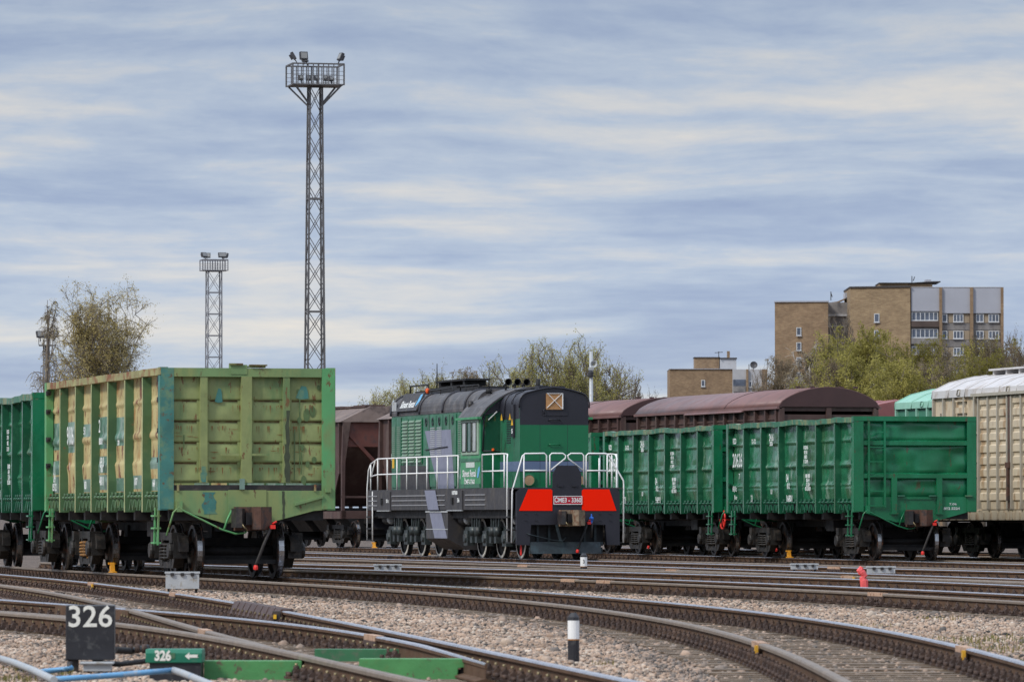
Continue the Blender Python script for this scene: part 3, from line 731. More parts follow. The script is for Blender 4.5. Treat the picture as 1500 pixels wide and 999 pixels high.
def coupler(parent, x, z=1.04, m2=None):
    mb = MB()
    mb.box(x - .5, x - .02, -.16, .16, z - .16, z + .16, 1)
    mb.box(x - .06, x + .10, -.27, .27, z - .22, z + .20, 0)
    # large jaw on the right, small jaw on the left, throat between
    mb.prism([(x + .08, .02), (x + .42, .0), (x + .45, .12), (x + .36, .18), (x + .18, .36), (x + .05, .40), (x + .05, .05)], z - .2, z + .2, 'z', 0)
    mb.prism([(x + .08, -.34), (x + .34, -.30), (x + .36, -.20), (x + .20, -.12), (x + .08, -.10)], z - .17, z + .17, 'z', 1)
    mb.box(x + .12, x + .2, -.1, .02, z - .12, z + .1, 1)
    o = mb.build('coupler', [m2 or M['coupler'], M['steel_dark']], parent)
    mb = MB(); mb.tube([(x + .34, -.2, z - .1), (x + .38, -.16, z - .17), (x + .34, -.1, z - .22), (x + .3, -.14, z - .16)], .014, 5)
    mb.build('chain', M['bolt'], o)
    return o
def brake_hose(parent, x, y, z, m=None):
    mb = MB(); mb.tube([(x - .1, y, z + .02), (x + .06, y, z + .02), (x + .15, y - .02, z - .03), (x + .2, y - .08, z - .14), (x + .21, y - .15, z - .30), (x + .2, y - .21, z - .46), (x + .17, y - .26, z - .60), (x + .16, y - .28, z - .66)], .027, 8)
    o = mb.build('brake_hose', m or M['rubber'], parent)
    mb = MB(); mb.box(x + .11, x + .2, y - .02, y + .07, z - .01, z + .06); mb.tube([(x + .15, y + .02, z + .08), (x + .15, y + .1, z + .12)], .018, 5); mb.build('stopcock', M['red'], o)
    mb = MB(); mb.lathe([(0, .08), (.03, .08), (.042, .04), (.04, 0), (0, -.02)], 8, 0, Matrix.Translation((x + .16, y - .28, z - .73))); mb.build('hose_end', M['red'], o)
    return o
def smooth_noise(seed, nx, nz):
    rs = np.random.RandomState(seed); a = rs.rand(nz + 2, nx + 2) - .5
    def f(u, v):
        u = u * nx; v = v * nz; i = int(u); j = int(v); u -= i; v -= j
        u = u * u * (3 - 2 * u); v = v * v * (3 - 2 * v)
        return (a[j, i] * (1 - u) + a[j, i + 1] * u) * (1 - v) + (a[j + 1, i] * (1 - u) + a[j + 1, i + 1] * u) * v
    return f

def gondola(style, zt, label, group):
    """open wagon; local +X points out of its near end, -Y is the side facing the yard's left"""
    L = 12.7; HW = 1.58; NP = 7; P = L / NP
    g = style == 'green'
    ms = dict(side=M['grn_side'], post=M['grn_post'], rim=M['grn_rim'], end=M['grn'], beam=M['grn'], corner=M['grn']) if g else \
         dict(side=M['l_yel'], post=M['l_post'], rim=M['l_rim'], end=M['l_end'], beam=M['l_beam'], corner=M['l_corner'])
    root = empty('open_wagon', (0, 0, 0), 0, label, 'open wagon', group)
    zb = 1.52; rows = [zt - .16, zt - .62, zt - 1.25, zt - 1.74, zb]
    yp = HW - .155                               # plane of the plating
    for s in (-1, 1):
        mb = MB(); nx, nz = 168, 60; nf = smooth_noise(7 if g else 11, 60, 12); nf2 = smooth_noise(17 + s, 24, 6)
        for j in range(nz + 1):
            z = zb + (zt - .1 - zb) * j / nz
            for i in range(nx + 1):
                x = -L + L * i / nx; u = (x + L) / P; fr = abs(u - round(u)) * P
                edge = min(1, max(0, (fr - .06) / .09)); edge = edge * edge * (3 - 2 * edge)
                o = 0
                for a, b, lip in ((rows[0], rows[1], .04), (rows[1], rows[2], .055), (rows[2], rows[3], .055)):
                    if b < z <= a:
                        t = (a - z) / (a - b); o = .014 * math.sin(PI * min(t, .8)) + lip * max(0, min(1, (t - .74) / .13)) * (1 if t < .965 else max(0, (1 - t) / .035))
                if z <= rows[3]: o = .055 * max(0, (z - zb) / (rows[3] - zb))
                d = (1.0 if g else .7) * edge * (o + .022 * nf(i / nx * .98, j / nz * .98) + .035 * nf2(i / nx * .98, j / nz * .98))
                mb.v.append((x, s * (yp + d), z))
        for j in range(nz):
            z = zb + (zt - .1 - zb) * (j + .5) / nz
            for i in range(nx):
                k = j * (nx + 1) + i; pan = int((i + .5) / nx * NP); mi = 0
                if not g:
                    # repainted number fields on the yellow plating
                    fields = {0: [(2.4, 2.95, 1), (1.9, 2.2, 1), (1.55, 1.88, 2)], 1: [(2.45, 2.92, 2), (2.33, 2.44, 1)], 2: [(2.63, 2.85, 2), (1.56, 1.8, 2)], 3: [(2.38, 2.98, 1), (1.9, 2.22, 1), (1.6, 1.86, 2)],
                              4: [(2.42, 2.95, 1), (1.55, 1.8, 1)], 5: [(1.58, 1.84, 2)], 6: [(1.95, 2.15, 2), (1.56, 1.76, 1)]}
                    for a, b, q in fields[pan]:
                        if a < z < b: mi = q
                mb.f.append((k, k + 1, k + nx + 2, k + nx + 1)); mb.m.append(mi); mb.sm.append(True)
        sw = mb.build('side_wall', [ms['side'], M['l_patch'], M['l_patch2']], root)
        if s < 0:
            yl = -(yp + .115)
            def T(body, pan, z, size, sx=.75, off=0, m=None, bold=.006):
                text('lettering', body, size, m or M['letter'], sw, (-L + (pan + .5) * P + off, yl, z), ROT_SIDE, 'CENTER', bold, sx)
            if g:
                T('20626', 0, zt - 1.0, .52, .8, .1); T('RZD', 0, zt - .47, .2, .9, -.2); T('12-132', 1, zt - .5, .17, .9); T('24.6', 2, zt - .42, .26, 1); T('2026', 2, zt - .58, .15, 1)
                T('7', 0, zt - 1.42, .2, 1, .3); T('69,0 t', 0, zt - 1.75, .2, .9, -.2); T('76 m', 0, zt - 1.98, .16, .9, -.1)
                for k in range(4): T(('10 2016', '03 18', '0812', '11 2019')[k], 4, zt - .72 - k * .12, .12, 1.1, -.2)
                for k in range(4): T(('88 000', '0614', '12 24', '05 2018')[k], 4, zt - 1.45 - k * .11, .13, 1.2, 0)
                T('16801', 3, zt - 2.03, .24, 1.1); T('1,0', 2, zt - 1.84, .16, 1); T('04', 3, zt - 1.5, .3, .8, -.2); T('812', 3, zt - 1.7, .2, .9, -.1); T('21', 1, zt - 2.02, .26, .8, -.2)
            else:
                T('9106', 1, 2.64, .5, .78, .05); T('51', 2, 2.72, .2, 1.2, -.1); T('2', 3, 2.78, .34, 1, -.25); T('8001', 3, 2.5, .17, 1.2, -.1)
                T('69,0', 3, 2.1, .26, 1); T('76,0', 3, 1.97, .14, 1); T('4811', 3, 1.75, .22, 1.1); T('11', 0, 2.05, .3, .8); T('24', 0, 1.85, .26, .9); T('33', 4, 2.45, .12, 1.6); T('1', 1, 2.05, .2, .8)
                T('0512', 0, 1.66, .2, 1.2); T('83', 2, 1.68, .2, 1.2); T('107', 5, 1.72, .18, 1.2); T('64', 6, 1.68, .18, 1.2)
        for k in range(1, NP):
            x = -L + k * P; mb = MB(); a, b = sorted((s * (yp - .02), s * HW))
            jr = random.Random(k * 13 + (3 if s > 0 else 0)); zs_ = [1.17, 1.75, 2.3, 2.9, zt - .14]; xj = [0] + [jr.uniform(-.022, .022) for _ in range(3)] + [0]
            for q in range(4):
                b0 = len(mb.v); xa, xc = x + xj[q], x + xj[q + 1]
                mb.v += [(xa - .055, a, zs_[q]), (xa + .055, a, zs_[q]), (xa + .055, b, zs_[q]), (xa - .055, b, zs_[q]), (xc - .055, a, zs_[q + 1]), (xc + .055, a, zs_[q + 1]), (xc + .055, b, zs_[q + 1]), (xc - .055, b, zs_[q + 1])]
                for fq in ((0, 1, 5, 4), (1, 2, 6, 5), (2, 3, 7, 6), (3, 0, 4, 7)) + (((0, 3, 2, 1),) if q == 0 else ()) + (((4, 5, 6, 7),) if q == 3 else ()):
                    mb.f.append(tuple(b0 + w for w in fq)); mb.m.append(0); mb.sm.append(False)
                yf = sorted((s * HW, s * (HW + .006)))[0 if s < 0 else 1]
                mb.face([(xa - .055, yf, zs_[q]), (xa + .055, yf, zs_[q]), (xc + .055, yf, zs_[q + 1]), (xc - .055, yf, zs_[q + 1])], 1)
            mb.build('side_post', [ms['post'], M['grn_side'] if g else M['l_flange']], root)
        # hatch latches hanging below the plating
        for k in range(NP):
            mb = MB(); x0 = -L + k * P
            yy = s * (HW - .07)
            mb.cyl((x0 + .12, yy - .03, 1.45), (x0 + P - .12, yy - .03, 1.45), .02, 6); rk = random.Random(k * 7 + 3)
            for t in (.16, .36, .58, .80):
                xx = x0 + P * t + rk.uniform(-.06, .06)
                mb.bar((xx, yy, 1.52), (xx + .06, yy, 1.36), .05, .06); mb.bar((xx + .06, yy, 1.38), (xx + .02, yy + s * .02, 1.2), .06, .05)
                mb.cyl((xx - .09, yy - .03, 1.45), (xx + .09, yy - .03, 1.45), .035, 8); mb.bar((xx + .1, yy, 1.42), (xx + .16, yy, 1.25), .04, .05)
                mb.box(xx - .1, xx + .1, yy - .03, yy + .03, 1.50, 1.54)
            mb.build('hatch_latch', ms['post'], root)
        mb = MB(); nn = 30; rs = random.Random(3 + s)
        zz = [zt - .07 + ((rs.uniform(-.025, .02) if g else rs.uniform(-.006, .006)) if 0 < i < nn else 0) for i in range(nn + 1)]; yv = [s * (HW - .05 + rs.uniform(-.015, .015)) for i in range(nn + 1)]
        for i in range(nn):
            p = Vector((-L + L * i / nn, yv[i], zz[i])); q = Vector((-L + L * (i + 1) / nn + .01, yv[i + 1], zz[i + 1])); mb.bar(p, q, .13, .13)
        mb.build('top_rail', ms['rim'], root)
        for xe in (-L, 0):
            mb = MB(); x0, x1 = (xe - .22, xe) if xe == 0 else (xe, xe + .22)
            a, b = sorted((s * (HW - .13), s * (HW + .012)))
            mb.box(x0, x1, a, b, 1.2, zt + .004)
            front_left = (xe == 0 and s < 0)
            if xe == 0:
                mb.box(xe - .02, xe + .012, *sorted((s * (HW - .235), s * (HW + .0))), 1.22, zt - .01)
            cm = ms['corner']
            if not g and front_left: cm = M['teal']
            o = mb.build('corner_post', cm, root)
            if s < 0:
                # clamps on the corner
                for zc in (zt - .18, zt - .55, zt - 1.1, zt - 1.62):
                    mb = MB(); xm = xe - .24 if xe == 0 else xe + .24
                    mb.box(xm - .09, xm + .09, s * (HW - .03) - .035, s * (HW - .03) + .035, zc - .02, zc + .02); mb.box(xm - .04, xm + .04, s * (HW - .02) - .04, s * (HW - .02) + .04, zc - .07, zc + .02)
                    mb.build('corner_clamp', M['steel_dark'] if not g else ms['post'], o)
    # floor, centre sill, dark underside
    mb = MB(); mb.box(-L + .1, -.1, -1.42, 1.42, 1.30, 1.42); mb.box(-L + .3, -.2, -.25, .25, .82, 1.30)
    for k in range(NP + 1): mb.box(-L + k * P - .08 + (.2 if k == 0 else (-.2 if k == NP else 0)), -L + k * P + .08 + (.2 if k == 0 else (-.2 if k == NP else 0)), -1.4, 1.4, 1.02, 1.30)
    for k in range(NP):
        for s in (-1, 1):
            x0 = -L + k * P
            mb.prism([(s * .3, .98), (s * 1.42, 1.34), (s * 1.42, 1.40), (s * .3, 1.06)], x0 + .12, x0 + P - .12, 'x')
    mb.cyl((-L * .52, .75, .95), (-L * .52 + 1.1, .75, .95), .17, 12); mb.box(-L * .4, -L * .4 + .7, -.9, -.5, .72, 1.0)
    mb.build('underframe', M['steel_black'], root)
    # end walls
    for xe, sg in ((0, 1), (-L, -1)):
        X = lambda d: xe + sg * d
        def bx(mb, d0, d1, y0, y1, z0, z1, m=0):
            a, b = sorted((X(d0), X(d1))); mb.box(a, b, y0, y1, z0, z1, m)
        if not g:
            zr = [zt - .18, zt - .61, zt - .98, zt - 1.36, zt - 1.72, zt - 2.06]
            mb = MB(); nz = []
            for a_, b_ in zip(zr[:-1], zr[1:]):
                a2 = a_ + (.05 if a_ == zr[0] else 0)
                nz += [(-.112, a2), (-.098, a2 - .05), (-.086, (a2 + b_) / 2), (-.080, b_ + .07), (-.082, b_ + .034), (-.108, b_ + .022), (-.112, b_ + .002)]
            nf = smooth_noise(31 if sg > 0 else 8, 14, 14); ny = 40
            for di, z in nz:
                for i in range(ny + 1):
                    y = -1.45 + 2.9 * i / ny; dd = di + (.016 * nf(i / ny * .98, min(.98, max(0, (z - zr[5]) / 2.2))) if di > -.1 else 0)
                    mb.v.append((X(dd), y, z))
            for j in range(len(nz) - 1):
                for i in range(ny):
                    k = j * (ny + 1) + i; mb.f.append((k, k + 1, k + ny + 2, k + ny + 1)); mb.m.append(1 if j % 7 in (4, 5, 6) and j < 28 else 0); mb.sm.append(j % 7 < 4)
            if sg > 0:
                rr = random.Random(21)
                for k in range(120):
                    y = rr.uniform(-1.3, 1.3); zc = rr.choice(zr[1:5]) - .06; w = rr.uniform(.003, .014); h = rr.uniform(.02, .17)
                    if rr.random() < .2: w, h = rr.uniform(.03, .10), rr.uniform(.008, .02); zc -= rr.uniform(.05, .22)
                    mb.face([(X(-.072), y - w, zc), (X(-.072), y + w, zc), (X(-.072), y + w * .6, zc - h * .6), (X(-.072), y, zc - h), (X(-.072), y - w * .5, zc - h * .5)], 2)
            ew = mb.build('end_wall', [ms['end'], M['seam_rust'], mat('rust_streak', (0.19, 0.085, 0.025), .8, 0, .3, 9)], root)
            def jag(mbx, d, y, w, z0, z1, seed, n=9, taper=.6):
                rj = random.Random(seed); L_ = []; R_ = []
                for q in range(n + 1):
                    t = q / n; ww = w * (1 - taper * t) ; L_.append((X(d), y - ww * rj.uniform(.45, 1.1), z1 + (z0 - z1) * t)); R_.append((X(d), y + ww * rj.uniform(.45, 1.1), z1 + (z0 - z1) * t))
                for q in range(n): mbx.face([L_[q], R_[q], R_[q + 1], L_[q + 1]])
            if sg > 0:
                DS = mat('dark_stain', (0.085, 0.14, 0.05), .55, 0, .25, 9)
                for (y, z, a, b) in ((1.08, zt - .84, .06, .12), (1.19, zt - .78, .05, .11), (.95, zt - .93, .04, .06), (1.0, zt - 1.42, .05, .06), (1.1, zt - 1.72, .04, .06), (1.22, zt - 1.64, .045, .06), (1.03, zt - 2.0, .05, .08), (.93, zt - .42, .035, .05), (1.3, zt - .35, .03, .05)):
                    m2 = MB(); m2.face([(X(-.072), y + a * math.cos(q * PI / 5), z + b * math.sin(q * PI / 5)) for q in range(10)]); m2.build('dark_stain', DS, ew)
                for y, za, zb_ in ((.955, zt - .4, zt - 1.8), (.86, zt - 1.1, zt - 2.0), (-1.15, zt - 1.2, zt - 1.45), (.99, zt - 1.5, zt - 1.9)):
                    m2 = MB(); m2.face([(X(-.0715), y - .012, za), (X(-.0715), y + .012, za), (X(-.0715), y + .008, zb_), (X(-.0715), y - .008, zb_)]); m2.build('dark_stain', DS, ew)
                for (y, z, a, b) in ((-.52, zt - .50, .07, .13), (1.0, zt - .44, .12, .12)):
                    m2 = MB(); m2.face([(X(-.071), y - a, z - b * .8), (X(-.071), y - a * .2, z - b), (X(-.071), y + a, z - b * .9), (X(-.071), y + a * .85, z + b * .2), (X(-.071), y + a * .6, z + b * .9), (X(-.071), y - a * .1, z + b), (X(-.071), y - a * .5, z + b * .3)]); m2.build('teal_patch', M['teal'], ew)
            for y, w, d in ((-.80, .13, .0), (-.03, .19, .03), (.70, .12, .0)):
                mb = MB(); bx(mb, -.11, d, y - w / 2, y + w / 2, zr[5] + .01, zr[0] + .02); bx(mb, -.1, -.085, y - w / 2 - .05, y + w / 2 + .05, zr[5] + .01, zr[0])
                po = mb.build('end_post', ms['end'], root)
                if sg > 0 and y < -.5:
                    m2 = MB(); jag(m2, d + .004, y, w / 2, zr[5] + .02, zr[5] + .30, 4, 6, .0); m2.build('teal_patch', M['teal'], po)
                if sg > 0 and y > .5:
                    m2 = MB(); jag(m2, d + .004, y + .02, .04, zr[5] + .02, zr[5] + 1.3, 8, 14, -.3); jag(m2, d + .005, y, .05, zr[5] + .1, zr[5] + .7, 9, 8, .2); m2.build('dark_stain', M['drip'], po)
            mb = MB(); bx(mb, -.14, .01, -1.34, 1.34, zt - .165, zt - .01)
            if sg > 0: bx(mb, -.16, .02, -.32, -.02, zt - .12, zt + .05); bx(mb, -.16, .0, -.05, .32, zt - .0, zt + .03)
            mb.build('end_rail', ms['beam'], root)
            if sg > 0:
                m2 = MB(); bx(m2, -.05, .05, -.34, -.1, zt + .045, zt + .075); bx(m2, -.05, .05, .02, .34, zt + .03, zt + .055); m2.build('rusty_cap', M['seam_rust'], root)
                # small catches on the end
                for y, z in ((-.33, zt - 1.55), (.22, zt - 1.55)):
                    m2 = MB(); bx(m2, -.02, .035, y - .16, y + .16, z - .02, z + .02); m2.build('latch_bar', ms['end'], root)
                m2 = MB(); bx(m2, .03, .06, -.16, -.07, zt - 2.17, zt - 1.98); m2.build('latch_plate', M['l_patch2'], root)
            skz = zt - 2.06
            mb = MB(); poly = [(-1.46, skz - .13), (1.46, skz - .13), (1.57, 1.22), (1.2, 1.19), (.36, .97), (-.42, .97), (-1.2, 1.19), (-1.57, 1.22)]
            mb.prism(poly, *sorted((X(-.12), X(.0))), 'x'); bx(mb, -.12, -.03, -1.44, 1.44, skz - .13, skz - .03, 1)
            mb.prism([(-.36, .99), (.33, .99), (.33, skz - .12), (-.36, skz - .12)], *sorted((X(0), X(.02))), 'x')
            if sg > 0: mb.prism([(.85, 1.28), (1.36, 1.42), (1.36, 1.46), (.85, 1.33)], *sorted((X(0), X(.05))), 'x')
            bo = mb.build('end_sill', [ms['beam'], M['steel_dark']], root)
            if sg > 0:
                m2 = MB(); jag(m2, .004, -.71, .14, skz - .55, skz - .16, 12, 7, -.1); m2.build('teal_patch', M['teal'], bo)
                m2 = MB(); jag(m2, .004, .65, .03, 1.05, skz - .14, 15, 9, .2); m2.build('dark_stain', M['drip'], bo)
                for y in (-1.27, 1.22):
                    m2 = MB(); bx(m2, .0, .03, y - .018, y + .018, skz - .14, skz - .02); m2.build('stop_pin', ms['rim'], bo)
                m2 = MB(); bx(m2, .01, .07, 1.40, 1.5, skz - .16, skz - .06); m2.build('corner_bracket', M['l_corner'], root)
        else:
            nf = smooth_noise(5 if sg > 0 else 9, 9, 7)
            zr = [zt - .11, zt - .66, zt - 1.48, zt - 2.03]
            mb = MB(); nx, nz = 60, 40
            for j in range(nz + 1):
                z = zr[3] + (zr[0] - zr[3]) * j / nz
                for i in range(nx + 1):
                    y = -1.5 + 3.0 * i / nx
                    e = min(1, min(abs(z - q) for q in zr) / .12) * min(1, (1.5 - abs(y)) / .2)
                    dd = -.13 + .06 * e * math.sin(1.1) + e * (.09 * nf(i / nx * .98, j / nz * .98))
                    mb.v.append((X(dd), y, z))
            for j in range(nz):
                for i in range(nx):
                    k = j * (nx + 1) + i; mb.f.append((k, k + 1, k + nx + 2, k + nx + 1)); mb.m.append(0); mb.sm.append(True)
            mb.build('end_wall', ms['end'], root)
            for zc in (zr[1], zr[2]):
                mb = MB(); mb.prism([(X(-.14), zc + .09), (X(.0), zc + .05), (X(.0), zc - .05), (X(-.14), zc - .09)], -1.46, 1.46, 'y'); mb.build('end_beam', ms['beam'], root)
            mb = MB(); bx(mb, -.15, .02, -1.585, 1.585, zt - .11, zt + .008); mb.build('end_rail', ms['beam'], root)
            for y in (-.55, .62):
                mb = MB(); bx(mb, -.1, .03, y - .07, y + .07, 1.17, zr[2] - .05); bx(mb, -.1, .05, y - .1, y + .1, 1.15, 1.18); mb.build('end_post', ms['end'], root)
            mb = MB(); poly = [(-1.5, zr[3] + .03), (1.5, zr[3] + .03), (1.55, 1.25), (.42, .95), (-.5, .95), (-1.55, 1.25)]
            mb.prism(poly, *sorted((X(-.12), X(-.02))), 'x')
            bx(mb, -.02, .0, -.48, .56, zr[3] - .03, zr[3] + .01)
            bo = mb.build('end_sill', ms['end'], root)
            if sg > 0:
                for y in (-.38, .44, 1.38):
                    m2 = MB(); bx(m2, -.02, .06, y - .09, y + .09, zr[3] + .04, zr[3] + .075); m2.build('grab_lug', M['grn_rim'], bo)
                text('lettering', '7.06', .075, M['letter_faded'], bo, (X(-.012), .98, 1.40), ROT_END, 'CENTER', .002, 1.5)
                text('lettering', '812 5224', .085, M['letter_faded'], bo, (X(-.012), .95, 1.29), ROT_END, 'CENTER', .004, 1.3)
                ld = MB()
                for y in (-1.21, -.80): ld.bar((X(.03), y, 1.33), (X(.03), y, zt - .12), .05, .03)
                for k in range(6): z = 1.36 + k * (zt - .28 - 1.36) / 5.3; ld.bar((X(.03), -1.21, z), (X(.03), -.80, z), .03, .03)
                ld.build('ladder', ms['beam'], root)
    coupler(root, .12, 1.06)
    o = coupler(root, 0.12, 1.06); o.matrix_local = Matrix.Translation((-L, 0, 0)) @ Matrix.Rotation(PI, 4, 'Z')
    brake_hose(root, .30, .33, .88)
    # uncoupling lever
    mb = MB(); mb.tube([(.04, -1.48, .75), (.06, -1.36, 1.16), (.08, -1.26, 1.26), (.08, -1.2, 1.2), (.10, -.5, .86), (.12, -.25, .78), (.14, -.08, .80), (.15, .0, .9), (.15, .03, .98)], .018, 6)
    mb.tube([(.1, -.45, .86), (.08, -.38, 1.05), (.05, -.3, 1.2)], .02, 6); mb.box(.0, .09, -1.30, -1.20, 1.17, 1.36)
    mb.build('release_lever', ms['corner'] if not g else M['grn'], root)
    # corner steps
    for xs in (-.62, -L + .5):
        mb = MB()
        for q in (0, .32): mb.bar((xs + q, -HW + .02, 1.25), (xs + q, -HW + .0, .58), .03, .06)
        for z in (.62, .88, 1.1): mb.box(xs - .02, xs + .34, -HW - .06, -HW + .06, z - .015, z + .015)
        mb.build('corner_step', ms['corner'], root)
    freight_bogie(root, -2.02); freight_bogie(root, -10.68, not g)
    return root

def place(root, cv, y, wheelbase=(-2.0, -10.7)):
    """put a vehicle on a track, near end at depth y"""
    a = Vector((cv.X(y - wheelbase[0]), y - wheelbase[0])); b = Vector((cv.X(y - wheelbase[1]), y - wheelbase[1]))
    d = (a - b).normalized()
    root.rotation_euler = (0, 0, math.atan2(d.y, d.x))
    root.location = (a.x + d.x * (-wheelbase[0]), a.y + d.y * (-wheelbase[0]), RT)
    return root

w1 = gondola('yellow', 3.74, 'weathered open wagon with yellow-green end, tan rusted side and rust-brown coupler, nearest on the left', 'open freight wagons')
place(w1, TA, 101.4)
gr = gondola('green', 3.58, 'clean green open wagon showing its dented end with a ladder, beside the beige boxcar', 'open freight wagons')
place(gr, TF, 142.0)
for k, (cv, y, lab) in enumerate(((TF, 155.75, 'green open wagon with a red hand wheel, coupled behind the one showing a ladder'),
                                  (TF, 169.55, 'green open wagon mostly hidden behind the locomotive, only its rim showing right of the hood'),
                                  (TA, 115.0, 'glossy green open wagon coupled behind the weathered yellow-green one'))):
    c = copy_tree(gr); c['label'] = lab; place(c, cv, y)
    if k == 0:
        mb = MB(); n = 24; cx = Vector((-.15, -1.30, 1.02))
        mb.tube([cx + Vector((.26 * math.cos(i * 2 * PI / n), 0, .26 * math.sin(i * 2 * PI / n))) for i in range(n + 1)], .026, 6)
        for a in (0, PI / 3, 2 * PI / 3): mb.bar(cx - Vector((.25 * math.cos(a), 0, .25 * math.sin(a))), cx + Vector((.25 * math.cos(a), 0, .25 * math.sin(a))), .03, .02)
        mb.cyl(cx + Vector((0, -.04, 0)), cx + Vector((0, .3, 0)), .03, 8)
        o = mb.build('hand_wheel', M['red'], c); o.rotation_euler = (0, 0, 0)

# ------------------------------------------------------------------ locomotive
def locomotive():
    root = empty('shunting_locomotive', (0, 0, 0), 0, 'green and black diesel shunting locomotive with white handrails and two bright red front panels', 'locomotive')
    L = 16.0; zp = 1.80; HWf = 1.47
    # frame and side fascia
    mb = MB(); mb.box(-L + .1, -.12, -1.3, 1.3, 1.05, zp - .02); mb.build('main_frame', M['steel_black'], root)
    for s in (-1, 1):
        mb = MB(); a, b = sorted((s * 1.36, s * HWf)); mb.box(-L + .05, -.35, a, b, 1.27, zp)
        fs = mb.build('side_fascia', M['lfascia'], root)
        segs = [(-15.9, -14.75), (-13.1, -7.0), (-4.9, -2.7)]
        for x0, x1 in segs:
            m2 = MB()
            for z in (1.40, 1.53, 1.66): m2.box(x0 + .05, x1 - .05, *sorted((s * HWf, s * (HWf + .02))), z - .014, z + .014)
            m2.build('fascia_strip', mat('strip_grey', (0.24, 0.24, 0.25), .5, 0, .1, 5), fs)
        for x0, x1 in ((-14.7, -13.2), (-6.7, -5.1)):
            m2 = MB(); m2.box(x0, x1, *sorted((s * HWf, s * (HWf + .03))), 1.25, zp - .02)
            xc = (x0 + x1) / 2 - .2
            m2.box(xc - .08, xc + .08, *sorted((s * HWf, s * (HWf + .07))), 1.42, 1.60, 1); m2.box(x0, x1, *sorted((s * HWf, s * (HWf + .05))), 1.24, 1.262, 2)
            m2.build('jacking_plate', [M['lfascia'], M['steel_black'], M['cabinet']], fs)
        if s < 0:
            text('lettering', '20 t', .13, M['letter'], fs, (-13.5, -HWf - .035, 1.52), ROT_SIDE, 'CENTER', .006, 1.4)
            text('lettering', '56', .15, M['letter'], fs, (-5.5, -HWf - .035, 1.52), ROT_SIDE, 'CENTER', .006, 1.6)
            text('lettering', '10760', .13, M['letter'], fs, (-5.9, -HWf - .035, 1.72), ROT_SIDE, 'CENTER', .008, 1.9)
            m2 = MB(); m2.face([(-9.25, -HWf - .024, zp), (-8.05, -HWf - .024, zp), (-7.65, -HWf - .024, 1.27), (-8.85, -HWf - .024, 1.27)]); m2.build('grey_band', M['lgrey'], fs)
    mb = MB(); mb.box(-L, -.02, -1.46, 1.46, zp, zp + .035); mb.build('walkway', M['lfascia'], root)
    # front buffer beam with chamfered outline
    mb = MB(); mb.prism([(-1.36, .36), (-1.02, .36), (-.98, .88), (1.0, .88), (1.04, .36), (1.38, .36), (1.38, 1.72), (1.30, 1.82), (-1.28, 1.82), (-1.36, 1.72)], -.14, 0, 'x')
    for y in (-1.12, -.85, .85, 1.12):
        for z in (1.0, 1.17): mb.cyl((0, y, z), (.025, y, z), .022, 8)
    mb.build('front_beam', M['lblack'], root)
    mb = MB(); mb.box(-L, -L + .14, -1.36, 1.36, .6, 1.82); mb.build('rear_beam', M['lblack'], root)
    for poly in ([(-1.30, 1.24), (-.42, 1.24), (-.42, 1.76), (-.46, 1.79), (-1.06, 1.79)], [(.37, 1.24), (1.29, 1.24), (1.10, 1.79), (.41, 1.79), (.37, 1.76)]):
        mb = MB(); mb.prism(poly, .002, .014, 'x'); mb.build('red_panel', M['red_bright'], root)
    mb = MB(); mb.box(.004, .024, -.39, .37, 1.40, 1.62, 0); 
    for y0, y1, z0, z1 in ((-.39, .37, 1.40, 1.415), (-.39, .37, 1.605, 1.62), (-.39, -.375, 1.415, 1.605), (.355, .37, 1.415, 1.605)): mb.box(.004, .032, y0, y1, z0, z1, 1)
    pl = mb.build('number_plate', [M['plate_red'], M['white']], root)
    text('lettering', 'ČME3 - 3360', .165, M['white'], pl, (.028, -.01, 1.508), ROT_END, 'CENTER', .004, .80)
    coupler(root, .15, 1.06, M['coupler_tan'])
    o = coupler(root, 0.15, 1.06); o.matrix_local = Matrix.Translation((-L, 0, 0)) @ Matrix.Rotation(PI, 4, 'Z')
    # open space under the beam, pilot and hoses
    mb = MB(); mb.box(-.5, -.3, -1.0, 1.02, .36, .88); mb.build('drag_box', M['steel_black'], root)
    mb = MB(); mb.box(-.18, -.05, -1.0, .95, .34, .44); mb.box(-.16, -.0, -1.0, .92, .14, .30); mb.prism([(-.04, .30), (.10, .14), (.12, .14), (-.02, .44)], -1.0, .86, 'y')
    for y in (-.75, -.45, .5, .78): mb.box(-.22, -.18, y - .03, y + .03, .40, .9)
    mb.build('pilot', M['pilot'], root)
    brake_hose(root, -.04, .50, .90, M['steel_black'])
    mb = MB(); mb.tube([(-.05, .62, .98), (.10, .62, .95), (.14, .60, .8), (.14, .58, .55)], .03, 7); mb.build('air_hose', M['rubber'], root)
    mb = MB(); mb.lathe([(0, .13), (.018, .12), (.02, .06), (.055, .04), (.06, 0), (.035, -.04), (.03, -.12), (0, -.12)], 10, 0, Matrix.Translation((.1, .60, 1.03))); mb.build('blue_valve', M['blue'], root)
    mb = MB(); mb.tube([(.02, -1.1, .66), (.06, -1.0, .62), (.10, -.4, .48), (.11, -.18, .46), (.11, -.08, .56)], .014, 5); mb.bar((.05, -.32, .88), (.08, -.22, .45), .07, .03); mb.build('release_lever', M['pilot'], root)
    mb = MB(); mb.box(-.13, -.10, -1.24, -1.20, .10, .36); mb.build('red_marker', M['red'], root)
    # nose door plate in the middle of the front platform
    mb = MB(); mb.prism([(-.40, 1.82), (.36, 1.82), (.36, 2.18), (.24, 2.40), (-.28, 2.40), (-.40, 2.18)], -.06, 0, 'x')
    mb.box(0, .03, -.28, -.14, 1.86, 1.92); mb.box(0, .03, .1, .24, 1.86, 1.92); mb.build('gangway_plate', M['lblack'], root)
    # front hood
    xf, xb = -1.35, -3.35; hw = .92
